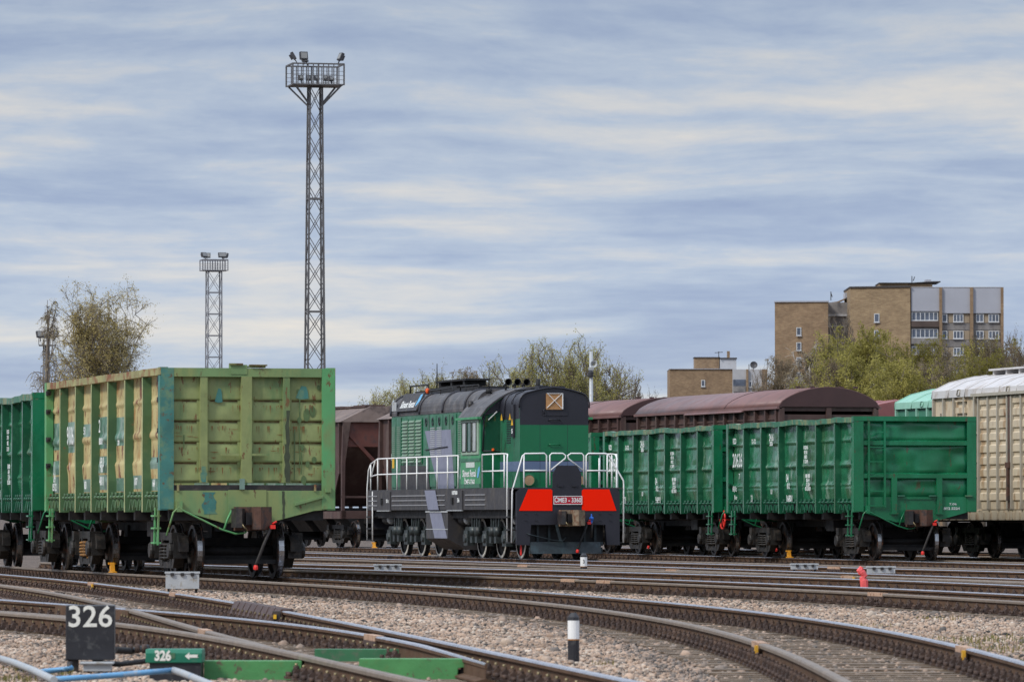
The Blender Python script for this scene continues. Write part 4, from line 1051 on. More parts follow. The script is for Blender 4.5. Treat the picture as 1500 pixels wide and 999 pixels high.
    def hoodpoly(hw, ze, zt, y_in=.62):
        pts = [(-hw, zp + .035), (-hw, ze)]
        n = 8
        for i in range(1, n + 1):
            a = PI - (PI / 2) * i / n * .92; pts.append((-hw + .02 + .28 + .30 * math.cos(a), ze + .30 * math.sin(a)))
        m = 6; x0, z0 = pts[-1]
        for i in range(1, m): t = i / m; xx = x0 + (-2 * x0) * t; pts.append((xx, z0 + (zt - z0) * math.sin(PI * t)))
        R_ = [(-x, z) for x, z in reversed(pts[:n + 2])]
        return pts + R_
    mb = MB(); mb.prism(hoodpoly(hw, 4.0, 4.41), xb, xf, 'x'); mb.v = mb.v
    fh = mb.build('front_hood', M['lg_side'], root)
    # coloured areas of the front face are separate paint panels
    def clip(poly, z0, z1):
        def cutpoly(p, z, keep_above):
            out = []
            for i in range(len(p)):
                a, b = p[i], p[(i + 1) % len(p)]; ia = (a[1] >= z) == keep_above; ib = (b[1] >= z) == keep_above
                if ia: out.append(a)
                if ia != ib: t = (z - a[1]) / (b[1] - a[1]); out.append((a[0] + (b[0] - a[0]) * t, z))
            return out
        return cutpoly(cutpoly(poly, z0, True), z1, False)
    hp = hoodpoly(hw, 4.0, 4.41)
    for nm, z0, z1, mm, dx in (('black_face', 3.46, 9, 'lblack', .006), ('green_face', 2.53, 3.46, 'lg', .006), ('blue_band', 2.26, 2.52, 'lband', .006), ('lower_face', 1.84, 2.24, 'lg', .006)):
        m2 = MB(); m2.prism(clip(hp, z0, z1), xf + .001, xf + dx, 'x'); m2.build(nm, M[mm], fh)
    m2 = MB(); m2.box(xf + .002, xf + .008, -.9, .9, 2.52, 2.535); m2.box(xf + .002, xf + .008, -.9, .9, 2.24, 2.26)
    for y in (-.38, .36): m2.box(xf + .006, xf + .0075, y - .004, y + .004, 1.9, 3.46)
    m2.build('band_edges', M['lblack'], fh)
    m2 = MB(); m2.prism(clip(hoodpoly(hw + .004, 4.004, 4.416), 3.62, 9), xb, xf - .02, 'x'); m2.build('hood_roof', M['lblack'], fh)
    # raised rim, pocket and grab iron
    m2 = MB(); pts = [(xf + .02, y, z) for y, z in clip(hoodpoly(hw + .02, 4.01, 4.43), 3.9, 9)]
    m2.tube(pts, .022, 5); m2.build('face_rim', M['lblack'], fh)
    m2 = MB(); m2.box(xf, xf + .02, -.3, .36, 3.7, 3.86); m2.tube([(xf + .02, -.24, 3.9), (xf + .06, -.3, 3.84), (xf + .05, -.27, 3.74)], .012, 5); m2.build('pocket', M['lblack'], fh)
    for z in (2.96, 3.6):
        m2 = MB(); m2.tube([(xf, -.16, z - .03), (xf + .05, -.14, z), (xf + .05, .14, z), (xf, .16, z - .03)], .014, 5); m2.build('grab_iron', M['lg'] if z < 3.4 else M['lblack'], fh)
    m2 = MB(); m2.box(xf + .01, xf + .05, -.22, .22, 3.86, 4.27, 0)
    hl = m2.build('covered_headlight', M['wood'], fh)
    m3 = MB(); m3.bar((xf + .056, -.21, 3.90), (xf + .056, .2, 4.28), .03, .012); m3.bar((xf + .062, .2, 3.88), (xf + .062, -.2, 4.28), .03, .012); m3.bar((xf + .06, -.21, 4.275), (xf + .06, .22, 4.275), .025, .012); m3.bar((xf + .06, .215, 3.87), (xf + .06, .215, 4.28), .025, .012)
    m3.build('white_tape', M['white'], hl)
    for y in (-.68, .66):
        m2 = MB(); Mx = Matrix.Translation((xf, y, 2.03)) @ Matrix.Rotation(PI / 2, 4, 'Y')
        m2.lathe([(.17, 0), (.17, .05), (.14, .06), (.135, .05)], 20, 0, Mx); m2.lathe([(.135, .05), (0, .055)], 20, 1, Mx); m2.build('round_lamp_cover', [M['lg'], M['wood_pale']], fh)
    # details on the left of the front hood
    m2 = MB()
    for x in (xb + .55, xb + 1.25): m2.tube([(x, -.6, 4.36), (x, -.82, 4.27), (x, -.94, 4.08), (x, -.96, 3.6)], .018, 5)
    m2.tube([(xb + .3, -.6, 4.40), (xb + 1.9, -.6, 4.40)], .018, 5); m2.build('roof_pipes', M['lblack'], fh)
    m2 = MB(); m2.box(xb + 1.3, xb + 1.55, -hw - .05, -hw, 3.15, 4.0); m2.build('side_box', M['lblack'], fh)
    for x, z in ((xb + .35, 3.66), (xb + 1.2, 3.66), (xb + 1.42, 3.52)):
        m2 = MB(); m2.prism([(x - .10, z - .06), (x + .10, z - .06), (x, z + .11)], -hw - .058, -hw - .053, 'y'); m2.build('warning_triangle', M['yellow'], fh)
    text('lettering', '5', .16, M['letter'], fh, (xb + 1.42, -hw - .056, 3.3), ROT_SIDE, 'CENTER', .006, 2)
    m2 = MB()
    for k in range(12): m2.box(xb + .7, xb + 1.1, -hw - .012, -hw - .002, 3.0 + k * .06, 3.025 + k * .06)
    m2.build('louver', M['lblack'], fh)
    m2 = MB(); m2.box(xb, xf - .02, -hw - .006, -hw - .002, 2.26, 2.52); m2.build('side_band', M['lband'], fh)
    m2 = MB(); m2.box(xf - .6, xf - .2, -.35, .35, 4.40, 4.47); m2.box(xb + .8, xb + 1.1, -.2, .1, 4.40, 4.5); m2.build('roof_hatch', M['lblack'], fh)
    # cab
    cx0, cx1, cw = -5.45, -3.35, 1.45
    arc = [(-cw - .05, 3.70)]
    for i in range(1, 16):
        t = i / 16; y = (-cw - .05) * (1 - 2 * t); arc.append((y, 3.70 + .80 * math.sin(PI * t) ** .72))
    arc.append((cw + .05, 3.70))
    mb = MB(); mb.prism([(-cw, zp + .035), (-cw, 3.70)] + [(y * .955, z - .035) for y, z in arc[1:-1]] + [(cw, 3.70), (cw, zp + .035)], cx0, cx1, 'x')
    cab = mb.build('cab', M['lg_cab'], root)
    m2 = MB(); low = [(y, z - .05) for y, z in arc]; m2.prism(arc + list(reversed(low)), cx0 - .12, cx1 + .10, 'x'); m2.build('cab_roof', M['lroof'], cab)
    m2 = MB(); m2.prism([(-cw + .0, 1.84), (-cw, 3.70), ] + [(y * .955, z - .07) for y, z in arc[1:-1]] + [(cw, 3.70), (cw, 1.84)], cx1 + .001, cx1 + .006, 'x'); cf = m2.build('cab_front', M['lg'], cab)
    m2 = MB(); m2.prism(clip([(-cw, 3.64)] + [(y * .95, z - .06) for y, z in arc[1:-1]] + [(cw, 3.64)], 3.60, 9), cx1 + .008, cx1 + .012, 'x'); m2.build('front_top', M['lblack'], cab)
    for s in (-1, 1):
        m2 = MB(); y0, y1 = sorted((s * .98, s * 1.40)); y0b = y0
        P = [(y0, 2.78), (y1, 2.78), (y1, 3.62), (y0, 3.92)] if s < 0 else [(y0, 2.78), (y1, 2.78), (y1, 3.62), (y0, 3.92)]
        P = [(s * 1.40, 2.80), (s * .90, 2.80), (s * .90, 3.86), (s * 1.36, 3.74)]
        m2.prism(P, cx1 + .012, cx1 + .02, 'x'); w = m2.build('front_window', M['glass'], cab)
        m3 = MB(); m3.tube([(cx1 + .02, y, z) for y, z in P + P[:1]], .022, 5); m3.build('window_seal', M['lblack'], w)
        m3 = MB(); m3.bar((cx1 + .04, s * 1.25, 3.62), (cx1 + .06, s * 1.02, 3.84), .02, .02); m3.build('wiper', M['white'], w)
        if s < 0:
            m3 = MB(); m3.lathe([(0, .05), (.04, .03), (.04, -.02), (0, -.03)], 8, 0, Matrix.Translation((cx1 + .05, -1.12, 2.83))); m3.build('amber_lamp', M['orange'], w)
        # side windows in three tall lights
        m2 = MB(); m2.box(cx0 + .18, cx1 - .12, *sorted((s * cw, s * (cw + .03))), 2.72, 3.62); sw = m2.build('side_window_frame', mat('cab_frame_pale', (.26, .36, .27), .5, 0, .15, 5), cab)
        for k in range(3):
            x0 = cx0 + .28 + k * .54
            m3 = MB(); m3.box(x0, x0 + .42, *sorted((s * (cw + .028), s * (cw + .034))), 2.80, 3.56); m3.build('pane', M['glass_pale'] if k != 1 else M['glass'], sw)
            m3 = MB(); P = [(x0, 2.80), (x0 + .42, 2.80), (x0 + .42, 3.56), (x0, 3.56), (x0, 2.80)]; m3.tube([(a, s * (cw + .035), c) for a, c in P], .018, 4); m3.build('pane_seal', M['lblack'], sw)
        m2 = MB(); m2.box(cx0 - .14, cx1 + .12, *sorted((s * (cw + .0), s * (cw + .12))), 3.64, 3.70); m2.build('rain_gutter', M['lg_cab'], cab)
        m2 = MB(); m2.box(cx0 + .03, cx1 - .03, *sorted((s * cw, s * (cw + .02))), 2.54, 2.62); m2.box(cx0 + .03, cx1 - .03, *sorted((s * cw, s * (cw + .02))), 1.84, 1.95); m2.build('cab_moulding', M['lg_side'], cab)
    xc = (cx0 + cx1) / 2
    m2 = MB(); m2.box(xc - .45, xc + .45, -cw - .012, -cw - .002, 2.38, 2.52); bp = m2.build('builder_plate', M['letter_faded'], cab)
    text('lettering', 'Skinest Rental', .25, M['letter'], cab, (xc - .12, -cw - .006, 2.22), ROT_SIDE, 'CENTER', .006, 1.0)
    text('lettering', 'ČME3-3360', .2, M['letter'], cab, (xc - .10, -cw - .006, 1.99), ROT_SIDE, 'CENTER', .006, 1.15)
    m2 = MB(); m2.prism([(xc + .72, 2.12), (xc + .84, 2.10), (xc + 1.0, 2.3), (xc + .96, 2.42), (xc + .8, 2.34)], -cw - .010, -cw - .006, 'y'); m2.build('logo', M['logo'], cab)
    m2 = MB(); m2.cyl((cx0 + .1, -1.2, 3.95), (cx0 + .1, -1.2, 4.15), .07, 8); m2.build('side_horn', M['steel_dark'], cab)
    m2 = MB()
    for y in (-.55, -.3, -.05):
        m2.lathe([(.03, -.3), (.04, 0), (.10, .2), (.085, .2), (.03, .0)], 12, 0, Matrix.Translation((cx0 + 1.0, y + .1, 4.60)) @ Matrix.Rotation(R(80), 4, 'Y'))
        m2.cyl((cx0 + .9, y + .1, 4.40), (cx0 + .9, y + .1, 4.60), .03, 6)
    m2.cyl((cx0 + 1.2, .35, 4.4), (cx0 + 1.2, .35, 4.72), .06, 8); m2.build('air_horns', M['steel_black'], cab)
    m2 = MB(); m2.tube([(cx0 + .3, -.75, 4.4), (cx0 + .3, -.75, 5.05)], [.02, .01], 5); m2.cyl((cx0 + .3, -.75, 4.35), (cx0 + .3, -.75, 4.48), .09, 8); m2.build('antenna', M['steel_black'], cab)
    # long hood
    hx0, hx1, hh = -14.95, cx0, 1.02
    mb = MB(); mb.box(hx0, hx1, -hh, hh, zp + .035, 3.92); lh = mb.build('long_hood', M['lg_side'], root)
    rp = [(-hh - .02, 3.90), (-hh - .02, 3.98)]
    for i in range(0, 9): a = PI - (PI / 2) * i / 8; rp.append((-hh + .50 + .5 * math.cos(a) - .01, 4.02 + .46 * math.sin(a)))
    rp = rp + [(-y, z) for y, z in reversed(rp)]
    m2 = MB(); m2.prism(rp, hx0 - .02, hx1 + .02, 'x', 0, False); rf = m2.build('hood_roof', M['lroof'], lh)
    for x in (hx0 + .02, -14.1, -11.6, -9.0, -6.6):
        m3 = MB(); q = [(x, y, z) for y, z in rp]; m3.tube([(a, b * 1.008, c + .008) for a, b, c in q], .045, 5); m3.build('roof_rib', M['lblack'], rf)
    m3 = MB(); m3.box(-14.6, -7.5, -.42, .42, 4.47, 4.60); m3.box(-13.2, -10.2, -.35, .35, 4.60, 4.66)
    m3.box(-12.4, -9.4, -.3, .3, 4.66, 4.69)
    for x in (-12.3, -11, -9.6): m3.box(x - .1, x + .1, -.3, .3, 4.69, 4.80)
    m3.box(-12.6, -9.2, -.35, .35, 4.80, 4.85); m3.build('roof_fans', M['steel_black'], rf)
    m3 = MB(); m3.tube([(-14.7, -.55, 4.45), (-14.7, -.55, 4.75), (-12.6, -.55, 4.75), (-12.6, -.55, 4.45)], .025, 5); m3.tube([(-12.2, -.72, 4.55), (-9.2, -.72, 4.6), (-9.1, -.72, 4.45)], .02, 5); m3.tube([(-8.8, -.6, 4.5), (-8.8, -.6, 4.62), (-6.8, -.6, 4.62), (-6.8, -.6, 4.5)], .02, 5)
    for x in (-11.6, -10.6, -8.2, -7.5): m3.cyl((x, -.70 if x < -9 else -.6, 4.4), (x, -.70 if x < -9 else -.6, 4.6), .015, 5)
    m3.build('roof_rails', M['steel_black'], rf)
    m3 = MB(); m3.tube([(-13.0, -.2, 4.6), (-13.0, -.2, 5.35)], [.025, .012], 5); m3.build('antenna', M['steel_black'], rf)
    m3 = MB(); m3.lathe([(0, .09), (.05, .07), (.055, 0), (.04, -.05), (0, -.06)], 10, 0, Matrix.Translation((-11.9, -.75, 4.55))); m3.build('orange_beacon', M['orange'], rf)
    # sign board on the hood shoulder
    bd = MB(); y0, z0, y1, z1 = -1.12, 4.02, -.86, 4.52
    bd.face([(-14.1, y0, z0), (-11.75, y0, z0), (-11.75, y1, z1), (-14.1, y1, z1)]); bd.face([(-14.1, y0 + .04, z0), (-14.1, y1 + .04, z1), (-11.75, y1 + .04, z1), (-11.75, y0 + .04, z0)])
    bd.face([(-14.1, y0, z0), (-14.1, y1, z1), (-14.1, y1 + .04, z1), (-14.1, y0 + .04, z0)]); bd.face([(-11.75, y0, z0), (-11.75, y0 + .04, z0), (-11.75, y1 + .04, z1), (-11.75, y1, z1)]); bd.face([(-14.1, y1, z1), (-11.75, y1, z1), (-11.75, y1 + .04, z1), (-14.1, y1 + .04, z1)])
    sb = bd.build('sign_board', M['lfascia'], rf)
    tl = math.atan2(z1 - z0, y1 - y0)
    text('lettering', 'Skinest Rental', .30, M['letter'], sb, (-13.0, -1.035, 4.20), (tl, 0, 0), 'CENTER', .008, .95)
    m3 = MB(); m3.face([(-12.15, -1.10, 4.05), (-11.95, -1.10, 4.05), (-11.8, -.97, 4.32), (-11.85, -.885, 4.48), (-12.05, -.90, 4.46), (-12.1, -1.0, 4.26)]); m3.build('logo', M['logo'], sb)
    m3 = MB(); m3.box(-14.85, -14.35, -1.045, -1.03, 4.05, 4.3); m3.build('number_lamp', M['cabinet'], rf)
    # side doors, louvres, grey diagonal band
    ys = -hh
    def panel(x0, x1, z0, z1, m, th=.025, nm='hood_door'):
        m2 = MB(); m2.box(x0, x1, ys - th, ys, z0, z1); return m2.build(nm, m, lh)
    xs = [-14.9, -14.35, -13.75]
    for a, b in zip(xs[:-1], xs[1:]):
        d = panel(a + .03, b - .03, 1.9, 3.85, M['lg_side'])
        m3 = MB()
        for k in range(16): m3.box(a + .1, b - .1, ys - .038, ys - .026, 2.75 + k * .055, 2.775 + k * .055)
        m3.build('louver', M['louver'], d)
    for k in range(3):
        a = -13.6 + k * .78
        m2 = MB(); m2.box(a, a + .72, ys - .03, ys, 2.55, 3.80); d = m2.build('radiator_shutter', M['lg'], lh)
        m3 = MB()
        for j in range(13):
            z = 2.58 + j * .092; m3.prism([(ys - .03, z), (ys - .075, z + .01), (ys - .03, z + .07)], a + .05, a + .67, 'x')
        m3.build('slat', M['louver'], d)
    for k in range(5):
        a = -11.2 + k * .74; d = panel(a + .02, a + .70, 1.9, 3.85, M['lg_side'])
        m3 = MB(); q = []
        for i in range(13): t = i / 12 * 2 * PI; q.append((a + .36 + .07 * math.cos(t), ys - .03, 3.68 + .11 * math.sin(t)))
        m3.tube(q, .018, 4); m3.build('door_latch', M['lblack'], d)
        if k in (1, 2):
            m3 = MB()
            for j in range(14): m3.box(a + .1, a + .6, ys - .04, ys - .026, 2.78 + j * .055, 2.8 + j * .055)
            m3.build('louver', M['cabinet'], d)
    for a in (-7.35, -6.6):
        d = panel(a, a + .68, 2.6, 3.82, M['lg_side']); m3 = MB()
        for j in range(18): m3.box(a + .06, a + .62, ys - .04, ys - .026, 2.68 + j * .06, 2.705 + j * .06)
        m3.build('louver', M['louver'], d)
    m2 = MB(); m2.prism([(-11.0, 3.44), (-8.1, 3.44), (-7.7, 1.85), (-9.5, 1.85)], ys - .029, ys - .0265, 'y')
    m2.build('grey_band', M['lgrey'], lh)
    m2 = MB(); m2.prism([(-13.8, 1.85), (-10.4, 1.85), (-10.7, 2.48), (-13.8, 2.52)], ys - .034, ys - .031, 'y'); m2.build('dark_lower_field', M['lfascia'], lh)
    m2 = MB(); m2.prism([(-7.1, 2.1), (-6.5, 2.1), (-6.5, 2.6), (-6.95, 2.6)], ys - .034, ys - .031, 'y'); m2.build('pale_field', M['glass_pale'], lh)
    m2 = MB(); m2.box(-14.75, -14.55, ys - .04, ys - .026, 2.45, 2.75); m2.build('yellow_mark', M['yellow'], lh)
    m2 = MB(); m2.tube([(-10.9, ys - .05, 2.92), (-8.4, ys - .05, 2.98)], .015, 5); m2.build('hand_bar', M['lblack'], lh)
    # white handrails
    def rail(paths, r=.020, nm='handrail'):
        m2 = MB()
        for p in paths: m2.tube(p, r, 6)
        return m2.build(nm, M['white'], root)
    y = -1.44; zt, zm = 2.71, 2.27
    for s in (-1, 1):
        yy = s * 1.44
        px = np.linspace(-14.9, -5.75, 9)
        rail([[(-15.75, yy, zt - .14), (-14.9, yy, zt), (-5.75, yy, zt)], [(-15.75, yy, zm - .05), (-14.9, yy, zm), (-5.75, yy, zm)], [(-15.75, yy, zt - .14), (-15.75, yy, zp)],
              [(-15.75, yy, zm - .1), (-15.2, yy, zt - .05)]] + [[(x, yy, zt), (x, yy, zp)] for x in px])
        rail([[(-3.2, yy, zp), (-3.2, yy, zt), (-.95, yy, zt)], [(-3.2, yy, zm), (-.95, yy, zm)], [(-2.1, yy, zp), (-2.1, yy, zt)], [(-.95, yy, zt), (-.95, yy, zp)]])
        # step handrails
        rail([[(-.95, yy, zt), (-.62, yy, zt - .02), (-.55, yy * 1.02, zt - .12), (-.55, yy * 1.02, .42)]])
        rail([[(-15.75, yy * 1.0, zt - .14), (-15.9, yy * 1.02, zp + .6), (-16.0, yy * 1.03, zp + .1), (-16.0, yy * 1.03, .42)], [(-15.4, yy * 1.02, zp), (-15.4, yy * 1.02, .42)]])
        m2 = MB()
        for z in (.42, .75, 1.08): m2.box(-.62, -.2, *sorted((s * 1.15, s * 1.5)), z - .02, z + .02); m2.box(-16.05, -15.5, *sorted((s * 1.15, s * 1.5)), z - .02, z + .02)
        m2.box(-.66, -.62, *sorted((s * 1.3, s * 1.45)), .4, 1.3); m2.build('steps', M['steel_black'], root)
    xr = -.04
    rail([[(xr, -1.49, .42), (xr, -1.47, 1.75), (xr, -1.20, 2.64), (xr, -1.13, 2.70), (xr, -.62, 2.71), (xr, -.56, 2.66), (xr, -.56, zp)], [(xr, -1.16, 2.68), (xr, -1.16, zp)], [(xr, -1.16, zm), (xr, -.56, zm)]])
    rail([[(xr, -.47, 1.9), (xr, -.47, 2.66), (xr, -.42, 2.71), (xr, -.13, 2.71), (xr, -.05, 2.66), (xr, -.06, 2.58), (xr, -.45, 2.28)]], .019, 'platform_gate')
    rail([[(xr, .43, 1.9), (xr, .43, 2.66), (xr, .38, 2.71), (xr, .09, 2.71), (xr, .01, 2.66), (xr, .02, 2.58), (xr, .41, 2.28)]], .019, 'platform_gate')
    rail([[(xr, .50, zp), (xr, .50, 2.66), (xr, .56, 2.71), (xr, 1.02, 2.71), (xr, 1.10, 2.66), (xr, 1.49, 2.02), (xr, 1.50, 1.9), (xr, 1.49, .42)], [(xr, 1.06, 2.70), (xr, 1.06, zp)], [(xr, .50, zm), (xr, 1.06, zm)]])
    rail([[(-.5, 1.44, 2.71), (-.5, 1.44, 1.0)], [(-.95, 1.1, 2.6), (-.95, 1.1, zp)]])
    # bogies
    for bi, axs in enumerate(((-1.7, -3.7, -5.7), (-10.36, -12.36, -14.36))):
        mb = MB(); mb.box(min(axs) - .7, max(axs) + .7, -.35, .35, .45, .85); bo = mb.build('bogie', M['steel_black'], root)
        for x in axs: wheelset_parts(bo, x, M['rim_white'], .525, False, M['steel_black'])
        for s in (-1, 1):
            f = MB(); a, b = sorted((s * .98, s * 1.12)); x0, x1 = min(axs), max(axs)
            f.prism([(x0 - .75, .62), (x0 - .5, .82), (x1 + .5, .82), (x1 + .75, .62), (x1 + .4, .40), (x1 - .3, .40), (x1 - .6, .62), ((x0 + x1) / 2 + .6, .62), ((x0 + x1) / 2 + .35, .38), ((x0 + x1) / 2 - .35, .38), ((x0 + x1) / 2 - .6, .62), (x0 + .6, .62), (x0 + .3, .40), (x0 - .4, .40)], a, b, 'y'); f.build('side_frame', M['boguegreen'], bo)
            for x in axs:
                f = MB(); f.box(x - .2, x + .2, *sorted((s * 1.05, s * 1.25)), .32, .72); f.lathe([(0, .2), (.11, .2), (.14, .15), (.14, 0)], 12, 0, Matrix.Translation((x, s * 1.1, .525)) @ Matrix.Rotation(-s * PI / 2, 4, 'X')); f.build('axle_box', M['boguegreen'], bo)
            for x in ((axs[0] + axs[1]) / 2 - .25, (axs[0] + axs[1]) / 2 + .25, (axs[1] + axs[2]) / 2 - .25, (axs[1] + axs[2]) / 2 + .25):
                f = MB(); f.bar((x, s * 1.22, 1.28), (x + .06, s * 1.24, .72), .10, .05); f.bar((x + .25, s * 1.22, 1.28), (x + .2, s * 1.24, .72), .05, .05); f.cyl((x + .1, s * 1.24, .58), (x + .1, s * 1.24, .82), .12, 10); f.box(x, x + .2, s * 1.24 - .08, s * 1.24 + .08, .40, .58); f.build('brake_hanger', M['boguegreen'], bo)
            for x in (axs[0] + .45, axs[2] - .55):
                f = MB(); f.cyl((x - .3, s * 1.1, 1.02), (x + .3, s * 1.1, 1.02), .15, 12); f.lathe([(.15, 0), (.10, .06), (0, .08)], 12, 1, Matrix.Translation((x + .3, s * 1.1, 1.02)) @ Matrix.Rotation(PI / 2, 4, 'Y')); f.build('brake_cylinder', [M['steel_black'], M['cabinet']], bo)
    # fuel tank
    mb = MB(); mb.prism([(-1.42, 1.24), (-1.42, .50), (-.9, .20), (.9, .20), (1.42, .50), (1.42, 1.24)], -9.35, -6.95, 'x'); ft = mb.build('fuel_tank', M['lfascia'], root)
    m2 = MB(); m2.face([(-9.0, -1.424, 1.24), (-7.7, -1.424, 1.24), (-7.0, -1.424, .51), (-8.4, -1.424, .51)]); m2.build('grey_band', M['lgrey'], ft)
    m2 = MB(); m2.box(-9.36, -6.94, -1.44, -1.42, 1.2, 1.25); m2.box(-9.36, -6.94, -1.432, -1.42, .74, .76); m2.build('tank_strap', M['cabinet'], ft)
    return root
loco = locomotive(); place(loco, TE, 146.0, (-3.7, -12.36))

# ------------------------------------------------------------------ hopper wagons (gabled, left) and arched wagons (right)
def hopper(label):
    root = empty('hopper_wagon', (0, 0, 0), 0, label, 'hopper wagon', 'brown hopper wagons behind the locomotive')
    L = 13.2; HW = 1.55; ze, zt, zb = 4.42, 4.98, 1.25
    for s in (-1, 1):
        mb = MB(); mb.prism([(-L + .2, ze), (-.2, ze), (-.2, 3.2), (-1.5, 1.5), (-L + 1.5, 1.5), (-L + .2, 3.2)], *sorted((s * (HW - .12), s * (HW - .08))), 'y'); mb.build('side_wall', M['hop'], root)
        for k in range(11):
            x = -L + .35 + k * (L - .7) / 10; zl = 1.3 if 1.6 < -x < L - 1.6 else 2.6
            mb = MB(); mb.box(x - .07, x + .07, *sorted((s * (HW - .08), s * (HW + .03))), zl, ze); mb.build('side_rib', M['hop'], root)
        mb = MB(); mb.box(-L, 0, *sorted((s * (HW - .15), s * (HW + .06))), 1.02, 1.28); mb.build('side_sill', M['hop'], root)
        if s < 0: text('lettering', '5 2', .3, M['letter_faded'], root, (-L + 2.2, -HW - .035, 3.1), ROT_SIDE, 'CENTER', .006, 1)
        if s < 0: text('lettering', '07', .2, M['letter_faded'], root, (-L + 2.2, -HW - .035, 2.4), ROT_SIDE, 'CENTER', .006, 1)
    # gabled roof whose ends slope down
    mb = MB(); a, b = -L, 0; h = HW + .08; k = .95
    v = [(a, -h, ze), (b, -h, ze), (b, h, ze), (a, h, ze), (a + .1, -.45, zt), (b - .1, -.45, zt), (b - .1, .45, zt), (a + .1, .45, zt)]
    for q in ((0, 1, 5, 4), (2, 3, 7, 6), (4, 5, 6, 7), (1, 2, 6, 5), (3, 0, 4, 7), (0, 3, 2, 1)): mb.face([v[i] for i in q])
    rf = mb.build('roof', M['hop_roof'], root)
    m2 = MB()
    for i in range(4): x = -L + 1.8 + i * (L - 3.6) / 3; m2.box(x - .8, x + .8, -.35, .35, zt, zt + .07)
    m2.box(-L + .3, -.3, -.6, -.45, zt - .03, zt + .03); m2.box(-L + .3, -.3, .45, .6, zt - .03, zt + .03); m2.build('roof_hatch', M['hop'], rf)
    for xe, sg in ((0, -1), (-L, 1)):
        X = lambda d: xe + sg * d
        mb = MB(); x0, x1 = sorted((X(.12), X(.20)))
        mb.prism([(-HW + .1, 3.55), (HW - .1, 3.55), (HW - .1, ze), (.45, zt - .06), (-.45, zt - .06), (-HW + .1, ze)], x0, x1, 'x'); mb.build('end_wall', M['hop_end'], root)
        mb = MB(); mb.face([(X(.2), -HW + .12, 3.55), (X(.2), HW - .12, 3.55), (X(2.2), HW - .12, 1.45), (X(2.2), -HW + .12, 1.45)]); mb.build('slope_sheet', M['hop'], root)
        for s in (-1, 1):
            mb = MB(); mb.prism([(s * (HW - .05), ze), (s * (HW - .32), ze), (s * (HW - .12), 3.0), (s * (HW - .10), 1.25), (s * (HW - .0), 1.25), (s * (HW - .0), 3.0)], *sorted((X(.0), X(.15))), 'x'); mb.build('end_post', M['hop'], root)
        mb = MB(); mb.bar((X(.15), -HW + .3, 3.98), (X(.25), .55, 2.15), .16, .12); mb.build('diagonal_brace', M['hop_end'], root)
        mb = MB(); mb.box(*sorted((X(0), X(.25))), -HW, HW, 1.02, 1.3); mb.box(*sorted((X(.02), X(.1))), -HW, HW, 1.75, 1.82); mb.build('end_sill', M['hop'], root)
        mb = MB(); mb.lathe([(.14, -.1), (.17, 0), (.14, .12), (0, .13)], 14, 0, Matrix.Translation((X(.3), .75, 2.4)) @ Matrix.Rotation(PI / 2, 4, 'Y')); mb.tube([(X(.2), .55, 2.1), (X(.2), .55, 3.0), (X(.2), .95, 3.0), (X(.2), .95, 2.1)], .03, 5); mb.build('brake_valve', M['steel_dark'], root)
    mb = MB(); mb.box(-L + .3, -.3, -.3, .3, .85, 1.3)
    for i in range(4):
        x = -L + 2.4 + i * (L - 4.8) / 3; mb.prism([(-1.2, 1.4), (1.2, 1.4), (.5, .55), (-.5, .55)], x - .9, x + .9, 'x')
    mb.build('underframe', M['steel_black'], root); coupler(root, .12)
    freight_bogie(root, -2.0); freight_bogie(root, -L + 2.0)
    return root
h1 = hopper('dark brown hopper wagon with ribbed side, its back end just behind the locomotive cab end at left'); place(h1, TF, 183.4)
h1['label'] = 'dark brown hopper wagon whose ribbed side runs in behind the rear of the locomotive'
h2 = copy_tree(h1); h2['label'] = 'brown hopper wagon showing its open end with red diagonal brace, beside the weathered yellow-green wagon'; place(h2, TF, 200.6)

